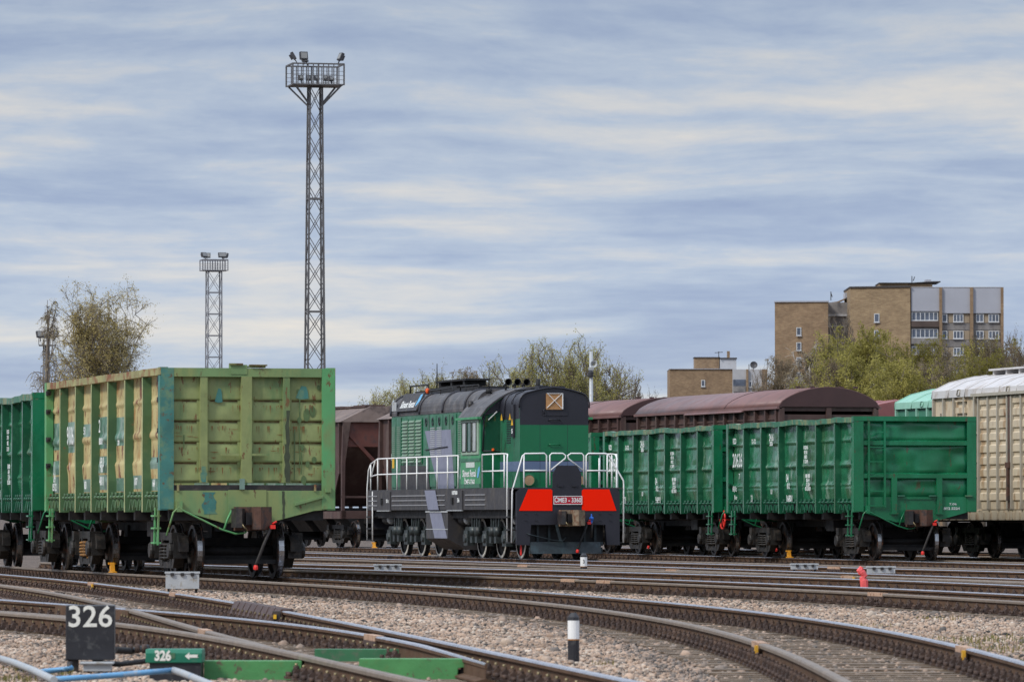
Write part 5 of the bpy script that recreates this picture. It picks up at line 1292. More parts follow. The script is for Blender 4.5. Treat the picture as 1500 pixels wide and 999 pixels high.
def arched(label):
    root = empty('covered_wagon', (0, 0, 0), 0, label, 'covered wagon', 'brown covered wagons with arched roofs')
    L = 14.0; HW = 1.54; ze, zt = 4.34, 4.92
    arc = [(-HW - .06 + (2 * HW + .12) * i / 24, ze + (zt - ze) * max(0, math.sin(PI * i / 24)) ** .62) for i in range(25)]
    mb = MB(); mb.prism(arc, -L, 0, 'x', 0, False); mb.sm = [len(f) == 4 for f in mb.f]; rf = mb.build('roof', M['arch_roof'], root)
    for xx in (-.02, -L + .02):
        m2 = MB(); m2.prism([(y * .985, z - .012) for y, z in arc], *((xx, xx + .035) if xx > -1 else (xx - .035, xx)), 'x'); m2.build('roof_end', M['arch_end'], rf)
    m2 = MB(); m2.tube([(-L * .36, y, z + .006) for y, z in arc], .012, 4); m2.build('roof_seam', M['arch_end'], rf)
    m2 = MB()
    for i in range(5): x = -.2; y = -.9 + i * .45; m2.box(x - .06, x + .06, y - .06, y + .06, zt - .04, zt + .015)
    m2.build('roof_lug', M['arch_end'], rf)
    for s in (-1, 1):
        mb = MB(); mb.box(-L + .1, -.1, *sorted((s * (HW - .1), s * (HW - .06))), 1.3, ze); mb.build('side_wall', M['hop'], root)
        mb = MB(); mb.box(-L, 0, *sorted((s * (HW - .06), s * (HW + .1))), ze - .08, ze - .0)
        mb.prism([(s * (HW + .0), ze - .02), (s * (HW + .16), ze - .10), (s * (HW + .16), ze - .13), (s * HW, ze - .1)], -L * .62, -L * .22, 'x'); mb.build('eave_rail', M['arch_roof'], root)
        for k in range(15):
            x = -L + .25 + k * (L - .5) / 14
            mb = MB(); mb.box(x - .06, x + .06, *sorted((s * (HW - .06), s * (HW + .06))), 1.3, ze - .08); mb.build('side_rib', M['hop'], root)
        mb = MB(); mb.box(-L + .2, -.2, *sorted((s * (HW - .06), s * (HW - .03))), 3.95, 4.0); mb.build('side_rail', M['hop'], root)
    for xe, sg in ((0, -1), (-L, 1)):
        X = lambda d: xe + sg * d
        mb = MB(); mb.box(*sorted((X(.05), X(.13))), -HW, HW, 4.20, ze); mb.box(*sorted((X(.05), X(.14))), -HW + .05, HW - .05, 1.3, 4.10); mb.build('end_wall', M['hop'], root)
        for y in (-HW + .07, 0, HW - .07):
            mb = MB(); mb.box(*sorted((X(.0), X(.12))), y - .08, y + .08, 1.3, 4.3); mb.build('end_post', M['hop'], root)
    mb = MB(); mb.box(-L + .1, -.1, -1.4, 1.4, 1.02, 1.3); mb.build('underframe', M['steel_black'], root); coupler(root, .12)
    freight_bogie(root, -2.0); freight_bogie(root, -L + 2.0)
    return root
a1 = arched('brown covered wagon with long arched roof, its dark round end above green wagons'); place(a1, TG, 168.0)
a2 = copy_tree(a1); a2['label'] = 'further brown arched-roof wagon, mostly hidden by the locomotive hood and the speaker pole'; place(a2, TG, 182.9)

def boxcar(label, mside, mrib, mroof, zs=1.0, L=14.6):
    root = empty('boxcar', (0, 0, 0), 0, label, 'boxcar', None)
    HW = 1.52; ze = 4.28 * zs; zt = 4.92 * zs
    prof = [(-HW - .04, ze), (-HW - .02, ze + .20), (-1.05, ze + .44), (-.35, zt - .04), (0, zt), (.35, zt - .04), (1.05, ze + .44), (HW + .02, ze + .20), (HW + .04, ze)]
    mb = MB(); mb.prism(prof, -L, 0, 'x'); rf = mb.build('roof', mroof, root)
    for k in range(11):
        x = -L + .03 + k * (L - .06) / 10; m2 = MB(); m2.tube([(x, y * 1.003, z + .006) for y, z in prof], .016, 4); m2.build('roof_rib', mroof, rf)
    if mroof is M['pale_roof']:
        m2 = MB(); m2.box(-L + 1.2, -.5, -.32, .32, zt + .10, zt + .15)
        for k in range(12): x = -L + 1.4 + k * 1.1; m2.box(x - .05, x + .05, -.25, .25, zt - .05, zt + .10)
        m2.build('roof_walk', M['pale_roof'], rf)
    for x in (-L + 2.3, -L + 6.5):
        m2 = MB(); m2.tube([(x, -HW - .06, ze + .05), (x + .22, -HW - .06, ze + .05), (x + .22, -HW - .03, ze + .2), (x, -HW - .03, ze + .2), (x, -HW - .06, ze + .05)], .016, 4); m2.build('roof_lug', mrib, rf)
    for s in (-1, 1):
        mb = MB(); mb.box(-L + .02, -.02, *sorted((s * (HW - .1), s * (HW - .05))), 1.25, ze); sd = mb.build('side_wall', mside, root)
        doorx = (-L + 4.1, -L + 9.6)
        for k in range(17):
            x = -L + .06 + k * (L - .12) / 16
            if doorx[0] - .1 < x < doorx[1] + .1: continue
            mb = MB(); mb.box(x - .05, x + .05, *sorted((s * (HW - .05), s * (HW + .03))), 1.25, ze - .01); mb.build('side_rib', mrib, root)
        mb = MB()
        for z in (2.15, 2.55, 3.3): mb.box(-L + 2.6, doorx[0] - .1, *sorted((s * (HW - .05), s * (HW + .0))), z - .02, z + .02)
        mb.build('side_rail', mside, root)
        # two pressed sliding doors
        for di in range(2):
            x0 = doorx[0] + di * 2.75 + .04; x1 = x0 + 2.66
            m2 = MB(); m2.box(x0, x1, *sorted((s * (HW - .04), s * (HW + .02))), 1.28, ze - .02); d = m2.build('sliding_door', mside, root)
            m3 = MB()
            for j in range(9):
                z = 1.48 + j * .315
                yo = s * (HW + .02); m3.prism([(yo, z), (yo + s * .042, z + .04), (yo + s * .042, z + .21), (yo, z + .25)], x0 + .05, x1 - .05, 'x')
            m3.build('pressing', mside, d)
            for j in range(4):
                x = x0 + .12 + j * (x1 - x0 - .24) / 3; m3 = MB(); m3.box(x - .045, x + .045, *sorted((s * (HW + .02), s * (HW + .11))), 1.28, ze - .03); m3.build('door_rib', mrib, d)
            if di == 0:
                m3 = MB(); m3.box(x1 - .02, x1 + .11, *sorted((s * (HW + .0), s * (HW + .10))), 1.3, ze); m3.box(x1 - .1, x1 + .2, *sorted((s * (HW + .1), s * (HW + .16))), 2.35, 2.5); m3.box(x1 + .0, x1 + .12, *sorted((s * (HW + .1), s * (HW + .16))), 1.5, 2.35); m3.build('door_bar', M['coupler'], d)
        m2 = MB(); m2.box(doorx[0] - .3, doorx[1] + .4, *sorted((s * (HW - .02), s * (HW + .16))), ze - .02, ze + .06); m2.build('door_track', M['beige_rib'] if mroof is M['pale_roof'] else mrib, root)
        mb = MB(); mb.box(-L, 0, *sorted((s * (HW - .2), s * (HW + .05))), 1.0, 1.26)
        for k in range(24): x = -L + .4 + k * .6; mb.box(x - .05, x + .05, *sorted((s * (HW - .1), s * (HW + .09))), 1.02, 1.2)
        mb.build('side_sill', mrib if mroof is not M['pale_roof'] else mside, root)
        if s < 0 and mroof is M['pale_roof']:
            text('lettering', 'RZD', .25, M['lfascia'], sd, (-L + .75, -HW + .046, 3.78), ROT_SIDE, 'CENTER', .004, 1)
            m2 = MB(); m2.box(-L + 2.05, -L + 2.9, -HW - .02, -HW + .05, 3.85, 4.0); m2.box(-L + 2.05, -L + 2.9, -HW - .03, -HW + .05, 4.16, 4.2); m2.build('placard', mside, root)
    for xe, sg in ((0, -1), (-L, 1)):
        mb = MB(); mb.box(*sorted((xe + sg * .0, xe + sg * .06)), -HW + .06, HW - .06, 1.25, ze)
        for k in range(6): z = 1.6 + k * .45; mb.box(*sorted((xe - sg * .05, xe)), -HW + .1, HW - .1, z, z + .08)
        mb.prism([(y * .97, z - .02) for y, z in prof], *sorted((xe + sg * .04, xe - sg * .02)), 'x'); mb.build('end_wall', mside, root)
    mb = MB(); mb.box(-L + .1, -.1, -1.4, 1.4, .95, 1.22); mb.box(-L * .6, -L * .4, -.8, .8, .55, .95); mb.build('underframe', M['steel_black'], root); coupler(root, .12)
    freight_bogie(root, -2.0); freight_bogie(root, -L + 2.0)
    return root
b1 = boxcar('beige boxcar with pale grey roof and ribbed sliding doors, cut by the right edge', M['beige'], M['beige_rib'], M['pale_roof']); place(b1, TG, 140.7)
b2 = boxcar('boxcar with mint green roof behind the beige boxcar', M['mint_side'], M['mint'], M['mint'], 1.02); place(b2, TH, 160.6)
b3 = boxcar('boxcar with faded pink-red roof behind the arched brown wagon', M['pink'], M['pink'], M['pink'], .965); place(b3, TH, 177.2)

# ------------------------------------------------------------------ foreground furniture
def flat_rect_obj(): pass
def block_326():
    d = F * CH / (982 - HZ); x0, x1 = (97 - 750) / F * d, (168 - 750) / F * d; zt = CH - (886 - HZ) / F * d; zb = CH - (966 - HZ) / F * d
    root = empty('number_block', ((x0 + x1) / 2, d, 0), R(2), 'black square block painted with white number 326, raised on short legs', 'number sign')
    w = (x1 - x0) / 2
    mb = MB(); mb.box(-w, w, 0, .28, zb, zt); b = mb.build('block', M['sign_black'], root, bevel=.008)
    text('lettering', '326', .245, M['sign_white'], b, (.0, -.004, zt - .10), ROT_SIDE, 'CENTER', .003, 1.02, .001)
    mb = MB(); mb.box(-w + .02, -w + .10, .05, .2, -.05, zb); mb.box(w - .18, w - .1, .05, .2, -.05, zb); mb.build('leg', M['steel_dark'], root)
    mb = MB(); mb.box(-.05, w - .02, -.12, .1, .0, zb - .02); mb.box(-.08, w, -.15, .12, zb - .03, zb - .012); mb.build('junction_box', M['cabinet'], root, bevel=.005)
    mb = MB(); mb.cyl((-.16, -.06, -.05), (-.16, -.06, .08), .025, 8); mb.build('stub_post', M['steel_dark'], root)
block_326()
def motor_326():
    d = F * CH / (993 - HZ); s = d / F
    x0, x1 = (214 - 750) * s, (297 - 750) * s; zt = CH - (950 - HZ) * s; zm = CH - (970 - HZ) * s
    root = empty('switch_marker', ((x0 + x1) / 2, d, 0), R(-1), 'low green marker box lettered 326 with a white arrow pointing left', 'number sign')
    w = (x1 - x0) / 2
    mb = MB(); mb.prism([(-.02, zm), (-.02, zt - .03), (.0, zt), (.26, zt), (.30, zt - .03), (.30, zm)], -w, w, 'x'); b = mb.build('marker_body', M['motor_green'], root, bevel=.006)
    mb = MB(); mb.box(-w + .03, w - .01, .0, .28, -.05, zm); mb.build('base', M['sign_black'], root)
    zc = (zt + zm) / 2
    text('lettering', '326', .105, M['sign_white'], b, (-w + .135, -.024, zc + .0), ROT_SIDE, 'CENTER', .005, .82, .001)
    ar = MB(); a = w - .03; ar.prism([(a - .105, zc), (a - .07, zc + .028), (a - .07, zc + .012), (a, zc + .012), (a - .008, zc), (a, zc - .012), (a - .07, zc - .012), (a - .07, zc - .028)], -.024, -.021, 'y'); ar.build('arrow', M['sign_white'], b)
    sq = MB(); sq.box(-.03, .01, -.024, -.02, zc - .02, zc + .025); sq.build('small_plate', M['cover_dark'], b)
motor_326()
def green_cover(label, px0, px1, py0, py1, depth=.18, mt='cover_green', notch=True):
    d = F * (CH + .0) / (py1 - HZ); s = d / F; x0, x1 = (px0 - 750) * s, (px1 - 750) * s; zt = CH - (py0 - HZ) * s
    root = empty('rod_cover', ((x0 + x1) / 2, d, 0), R(-2), label, 'rod cover', 'green rod covers between the turnout rails')
    w = (x1 - x0) / 2
    mb = MB(); P = [(-w, -.03), (-w, zt), (w, zt), (w - .005, zt - .06), (w - .08, zt - .075), (w - .085, -.03)] if notch else [(-w, -.03), (-w, zt), (w, zt), (w, -.03)]
    mb.prism(P, 0, .02, 'y'); mb.prism([(-w, zt - .02), (-w, zt), (w, zt), (w, zt - .02)], .02, depth, 'y'); mb.prism([(-w, -.03), (-w, zt), (w - .09, zt), (w - .09, -.03)], depth, depth + .02, 'y')
    mb.build('cover', M[mt], root, bevel=.004)
    mb = MB(); mb.box(-w + .05, w + .12, .06, .12, .0, .06); mb.box(w - .06, w + .06, .03, .15, .0, .10); mb.build('drive_rod', M['steel_black'], root)
green_cover('green steel rod cover next to the 326 arrow marker', 299, 443, 967, 992)
green_cover('longest green rod cover, ending beside the switch tongue tip', 526, 686, 964, 991)
green_cover('darker green rod cover lying behind the longest one', 461, 593, 950, 967, .15, 'cover_dark', False)

def tube_thing(name, label, cat, pts, r, m, group=None):
    p0 = Vector(pts[0]); mb = MB(); mb.tube([Vector(p) - p0 for p in pts], r, 10)
    o = mb.build(name, m); o.location = p0; tag(o, label, cat, group); return o
def gpz(px, py, z): x, y = gp(px, py, z); return (x, y, z)
tube_thing('pipe', 'blue pipe leaning up to the stones behind the 326 block', 'pipe', [gpz(60, 983, .03), gpz(90, 980, .04), gpz(100, 979, .05), gpz(106, 977, .06)], .022, M['pipe_blue'])
tube_thing('pipe', 'long pale blue pipe along the bottom edge in front of the 326 block', 'pipe', [gpz(80, 994, .08), gpz(130, 991, .09), gpz(170, 988, .10), gpz(215, 984, .12), gpz(255, 981, .13)], .022, M['pipe_blue'])
tube_thing('conduit', 'grey conduit running down from the left edge to the blue pipe', 'conduit', [gpz(-12, 960, .04), gpz(20, 969, .05), gpz(50, 981, .07), gpz(80, 995, .08)], .028, M['pipe_grey'])
tube_thing('conduit', 'grey conduit dropping right from the blue pipe to the bottom edge', 'conduit', [gpz(255, 981, .13), gpz(268, 985, .12), gpz(300, 998, .08), gpz(330, 1010, .05)], .026, M['pipe_grey'])
def point_rods():
    root = empty('switch_rods', (*gp(175, 975, .0), 0), 0, 'dark rods and hose between the 326 block and the green marker', 'switch rods')
    p = Vector((*gp(175, 975, .0), 0))
    for a, b, z, r in (((168, 968), (216, 964), .10, .03), ((140, 980), (214, 978), .06, .022)):
        mb = MB(); A = Vector((*gp(*a, 0), z)) - p; B = Vector((*gp(*b, 0), z)) - p; C_ = (A + B) / 2 + Vector((0, 0, -.02)); mb.tube([A, C_, B], r, 8); mb.build('rod', M['steel_black'], root)
    mb = MB()
    for k in range(5): q = Vector((*gp(172 + k * 10, 966, 0), .10)) - p; mb.cyl(q + Vector((-.02, 0, 0)), q + Vector((.02, 0, 0)), .04, 8)
    mb.build('rod_collars', M['fastener'], root)
point_rods()

def bollard(label, px, py0, py1, wpx, m3, d=None):
    d = d or F * CH / (py1 - HZ); py1 = HZ + F * CH / d; s = d / F; r = wpx * s / 2; h = (py1 - py0) * s
    root = empty('bollard', ((px - 750) * s, d, 0), 0, label, 'bollard', 'black and white marker posts')
    for nm, z0, z1, m in (('base', -.05, h * .44, 'sign_black'), ('white_band', h * .44, h * .84, 'white'), ('cap', h * .84, h, 'sign_black')):
        mb = MB()
        pr = [(0, z0), (r, z0), (r, z1), (0, z1)] if nm != 'cap' else [(0, z0), (r, z0), (r * .95, z0 + h * .07), (r * .45, z1), (0, z1)]
        mb.lathe(pr, 16); mb.build(nm, M[m], root)
    mb = MB(); mb.lathe([(r * 1.012, h * .43), (r * 1.012, h * .455)], 16); mb.build('rust_ring', mat('ring_rust', (.42, .17, .03), .8), root)
    if m3: text('lettering', '3', r * 1.5, M['lfascia'], root, (0, -r - .003, h * .65), ROT_SIDE, 'CENTER', .002, .8)
bollard('short black and white post standing in the pink gravel in the foreground', 840, 897, 967, 17, False)
bollard('small distant black and white numbered post in front of the locomotive', 855, 810, 834, 10, True, 119.5)

def cabinet_box(label, px0, px1, py0, py1, leg=.04, d=None):
    d = d or F * CH / (py1 - HZ); py1 = HZ + F * CH / d; s = d / F; w = (px1 - px0) * s / 2; h = (py1 - py0) * s
    root = empty('track_box', (((px0 + px1) / 2 - 750) * s, d, 0), R(3), label, 'track box', 'grey trackside boxes')
    mb = MB(); mb.box(-w, w, 0, .35, leg, h - .03); mb.build('housing', M['cabinet'], root)
    mb = MB(); mb.box(-w - .015, w + .015, -.015, .365, h - .03, h); mb.build('lid', M['cabinet'], root)
    for x in (-w * .6, 0, w * .6):
        m2 = MB(); m2.box(x - .03, x + .03, -.035, -.002, h - .07, h - .02); m2.build('clasp', M['steel_dark'], root)
    for x in (-w + .05, w - .05):
        m2 = MB(); m2.box(x - .02, x + .02, .1, .2, -.06, leg); m2.build('leg', M['steel_dark'], root)
cabinet_box('grey trackside box in front of the weathered wagon wheels', 243, 292, 837, 866, .05)
cabinet_box('grey trackside box on the rails left of the locomotive', 549, 588, 826, 839, .15, 117)
cabinet_box('grey trackside box left of the red twisted marker', 1160, 1198, 825, 838, .15, 121)
cabinet_box('grey trackside box just right of the red twisted marker', 1272, 1311, 829, 843, .15, 112.5)
def red_marker():
    d = 95.0; s = d / F
    pts = [((px - 1266) * s, 0, (HZ + F * CH / d - py) * s) for px, py in ((1266, 866), (1265, 850), (1263, 846), (1266, 843), (1262, 838), (1259, 835), (1262, 830))]
    mb = MB(); mb.tube(pts, [.065, .07, .055, .05, .065, .06, .035], 7, 0, True, False)
    o = mb.build('red_marker', M['red_wrap']); o.location = ((1266 - 750) * s, d, 0); tag(o, 'crumpled red wrapped marker sticking up between two grey boxes', 'marker')
red_marker()
def shoe(label, cv, side, px, d):
    rc = cv.offset(side * .797, 60, 200); y = d; p, a, r = rc.frame(y)
    root_l = Vector((p.x, p.y, RT))
    mb = MB(); mb.prism([(-.25, .002), (.25, .002), (.25, .02), (.02, .04), (-.05, .20), (-.16, .20), (-.13, .03), (-.25, .02)], -.04, .04, 'y')
    mb.box(-.14, -.06, -.07, .07, .16, .2)
    o = mb.build('wheel_stop', M['shoe']); o.location = root_l; o.rotation_euler = (0, 0, math.atan2(-a.y, -a.x)); tag(o, label, 'wheel stop', 'orange wheel stops on the rails')
def depth_on(cv, side, px, lo=60, hi=200):
    rc = cv.offset(side * .797, lo, hi)
    best = min(np.linspace(lo, hi, 1400), key=lambda y: abs(750 + rc.X(y) / y * F - px)); return float(best)
for lab, cv, s, px in (('orange wheel stop on the rail by the weathered wagon wheel', TA, -1, 166), ('orange wheel stop on the rail behind the locomotive steps', TF, -1, 549),
                       ('orange wheel stop under the locomotive between its wheels', TE, 1, 626), ('orange wheel stop under the green open wagons at right', TF, -1, 1157)):
    shoe(lab, cv, s, px, depth_on(cv, s, px, 90, 205))

# ------------------------------------------------------------------ masts
def floodlight(par, x, y, z, rz, tilt, w=.55, m='lamp_dark', h=.48):
    Mx = Matrix.Translation((x, y, z)) @ Matrix.Rotation(rz, 4, 'Z') @ Matrix.Rotation(tilt, 4, 'X')
    mb = MB(); mb.box(-w / 2, w / 2, -.18, .0, 0, h, 0, Mx); mb.box(-w / 2 + .06, w / 2 - .06, -.20, -.18, .06, h - .06, 1, Mx); mb.box(-w / 2 + .1, w / 2 - .1, 0, .14, .08, h - .08, 0, Mx); mb.box(-.03, .03, -.1, -.04, -.3, 0, 0, Mx)
    mb.build('floodlight', [M['lamp_dark'], M['lamp_face']], par)
def mast(label, px, d, top_py, plat_w_px, plat_h_px, sh0_px, sh1_px, m, braces, lamps, bay):
    s = d / F; root = empty('light_mast', ((px - 750) * s, d, 0), R(12), label, 'light mast', 'lattice floodlight masts')
    zp = CH + (HZ - top_py) * s - plat_h_px * s; ph = plat_h_px * s; pw = plat_w_px * s / 2; w1, w0 = sh1_px * s / 2, sh0_px * s / 2
    W_ = lambda z: w0 + (w1 - w0) * z / zp
    mb = MB()
    for sx in (-1, 1):
        for sy in (-1, 1): mb.bar((sx * w0, sy * w0, 0), (sx * w1, sy * w1, zp), .11, .11)
    n = int(zp / bay)
    for i in range(n):
        z0, z1 = zp * i / n, zp * (i + 1) / n; a, b = W_(z0), W_(z1)
        for s0 in (-1, 1):
            mb.bar((-a, s0 * a, z0), (b, s0 * b, z1), .042); mb.bar((a, s0 * a, z0), (-b, s0 * b, z1), .042)
            mb.bar((s0 * a, -a * (-1) ** i, z0), (s0 * b, b * (-1) ** i, z1), .042)
    nh = 4 if braces else n
    for i in range(1, nh + 1):
        z = zp * i / nh - (.02 if i == nh else 0); a = W_(z)
        for s0 in (-1, 1): mb.bar((-a, s0 * a, z), (a, s0 * a, z), .09); mb.bar((s0 * a, -a, z), (s0 * a, a, z), .09)
    mb.build('lattice_shaft', m, root)
    if braces:
        mb = MB()
        for sx in (-1, 1):
            for sy in (-1, 1): mb.bar((sx * w1, sy * w1, zp - 1.2), (sx * (pw - .15), sy * pw * .7, zp), .09)
        mb.build('platform_brace', m, root)
        mb = MB()
        for i in range(int(zp * 2)): z = i / 2; a = W_(z); mb.bar((a + .05, -.15, z), (a + .05, .15, z), .02)
        for x in (-.15, .15): mb.bar((w0 + .05, x, 0), (w1 + .05, x, zp), .03)
        mb.build('ladder', m, root)
    mb = MB(); mb.box(-pw, pw, -pw * .75, pw * .75, zp, zp + .08); mb.build('platform', m, root)
    mb = MB()
    for i in range(11):
        x = -pw + 2 * pw * i / 10
        for sy in (-1, 1): mb.bar((x, sy * pw * .75, zp), (x, sy * pw * .75, zp + ph), .055 if i % 5 else .09)
    for sy in (-1, 1):
        mb.bar((-pw, sy * pw * .75, zp + ph), (pw, sy * pw * .75, zp + ph), .09)
        for t in (.25, .45, .65): mb.bar((-pw, sy * pw * .75, zp + ph * t), (pw, sy * pw * .75, zp + ph * t), .025)
    for sx in (-1, 1): mb.bar((sx * pw, -pw * .75, zp + ph), (sx * pw, pw * .75, zp + ph), .09)
    mb.build('railing', m, root)
    for (x, y, rz, tl, w) in lamps: floodlight(root, x * pw, y * pw, zp + ph + .22, rz, tl, w)
    if braces:
        for x, y, rz in ((-.62, -.3, .3), (-.3, -.2, 0), (.0, -.3, .2), (.35, -.3, -.2), (.6, 0, .5)): floodlight(root, x * pw, y * pw, zp + .3, rz, R(-25), .3, h=.3)
    return root
mast('tall floodlight mast with wide braced platform rising behind the weathered wagon', 461, 350, 95, 76, 31, 29, 18, M['mast'], True,
     [(-.93, -.6, R(75), R(-30), .4), (-.58, -.7, R(10), R(-12), .5), (-.30, .5, R(60), R(-25), .45), (.9, -.5, R(-70), R(-25), .4)], 1.5)
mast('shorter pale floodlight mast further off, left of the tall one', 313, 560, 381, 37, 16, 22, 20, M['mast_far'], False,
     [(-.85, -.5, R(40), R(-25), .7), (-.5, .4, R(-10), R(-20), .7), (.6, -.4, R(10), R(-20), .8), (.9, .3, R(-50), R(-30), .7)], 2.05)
def small_mast():
    d = 420; s = d / F; root = empty('light_mast', ((69 - 750) * s, d, 0), 0, 'dark single-pole floodlight mast in front of the bare birch at far left', 'light mast', None)
    H = CH + (HZ - 505) * s
    mb = MB(); mb.tube([(0, 0, 0), (0, 0, H)], [.26, .18], 8); mb.build('pole', M['mast'], root)
    mb = MB(); mb.tube([(-.28, .2, 0), (-.28, .2, H + .4)], .06, 5); mb.build('ladder', M['mast'], root)
    mb = MB(); mb.box(-.6, .6, -.4, .4, H - .1, H)
    for x in (-.6, -.2, .2, .6): mb.bar((x, -.4, H), (x, -.4, H + .5), .05)
    mb.bar((-.6, -.4, H + .5), (.6, -.4, H + .5), .06); mb.build('platform', M['mast'], root)
    mb = MB(); mb.tube([(0, 0, H), (0, 0, H + 3.3)], [.05, .02], 5); mb.build('lightning_rod', M['mast'], root)
    for x, rz in ((-.55, .6), (0, 0), (.6, -.6)): floodlight(root, x, -.3, H + .5, rz, R(-20), .5)
small_mast()
def speaker_pole():
    d = 205; s = d / F; root = empty('speaker_pole', ((866 - 750) * s, d, 0), 0, 'grey steel pole with a horn loudspeaker rising just right of the locomotive hood', 'speaker pole')
    H = CH + (HZ - 515) * s
    mb = MB(); mb.tube([(0, 0, 0), (0, 0, 3.0), (0, 0, H)], [.085, .08, .07], 10); mb.build('pole', M['cabinet'], root)
    z = CH + (HZ - 534) * s
    mb = MB(); mb.lathe([(.04, -.16), (.05, 0), (.08, .08), (.13, .14), (.115, .14), (.03, .02)], 14, 0, Matrix.Translation((.09, -.12, z)) @ Matrix.Rotation(R(85), 4, 'X')); mb.box(-.1, .1, -.1, .1, z - .2, z - .1); mb.build('loudspeaker', M['cabinet'], root)
    mb = MB(); mb.lathe([(0, -.14), (.09, -.1), (.1, .05), (0, .1)], 10, 0, Matrix.Translation((-.02, -.1, z - .32))); mb.box(-.16, .16, -.09, .09, z - .44, z - .40); mb.build('bracket', M['lamp_dark'], root)
speaker_pole()

# ------------------------------------------------------------------ buildings
def window(par, x, y, z, w, h, mull=1, facing='s', cols=None):
    """window on a wall facing local -Y ('s') or -X ('w')"""
    def bx(mb, a0, a1, d0, d1, z0, z1, m=0):
        if facing == 's': mb.box(x + a0, x + a1, y + d0, y + d1, z0, z1, m)
        else: mb.box(x + d0, x + d1, y + a0, y + a1, z0, z1, m)
    mb = MB(); fr = .1
    bx(mb, -w / 2, w / 2, -.10, .02, z - h / 2, z - h / 2 + fr); bx(mb, -w / 2, w / 2, -.10, .02, z + h / 2 - fr, z + h / 2)
    bx(mb, -w / 2, -w / 2 + fr, -.10, .02, z - h / 2 + fr, z + h / 2 - fr); bx(mb, w / 2 - fr, w / 2, -.10, .02, z - h / 2 + fr, z + h / 2 - fr)
    for k in range(1, mull + 1): a = -w / 2 + w * k / (mull + 1); bx(mb, a - .05, a + .05, -.09, .02, z - h / 2 + fr, z + h / 2 - fr)
    f = mb.build('window', M['win_white'], par)
    mb = MB(); bx(mb, -w / 2 + fr, w / 2 - fr, -.05, .01, z - h / 2 + fr, z + h / 2 - fr); mb.build('pane', M['win_glass'], f)
    mb = MB(); bx(mb, -w / 2 - .08, w / 2 + .08, -.2, .0, z - h / 2 - .1, z - h / 2 - .003); mb.build('sill', M['concrete_pale'], f)

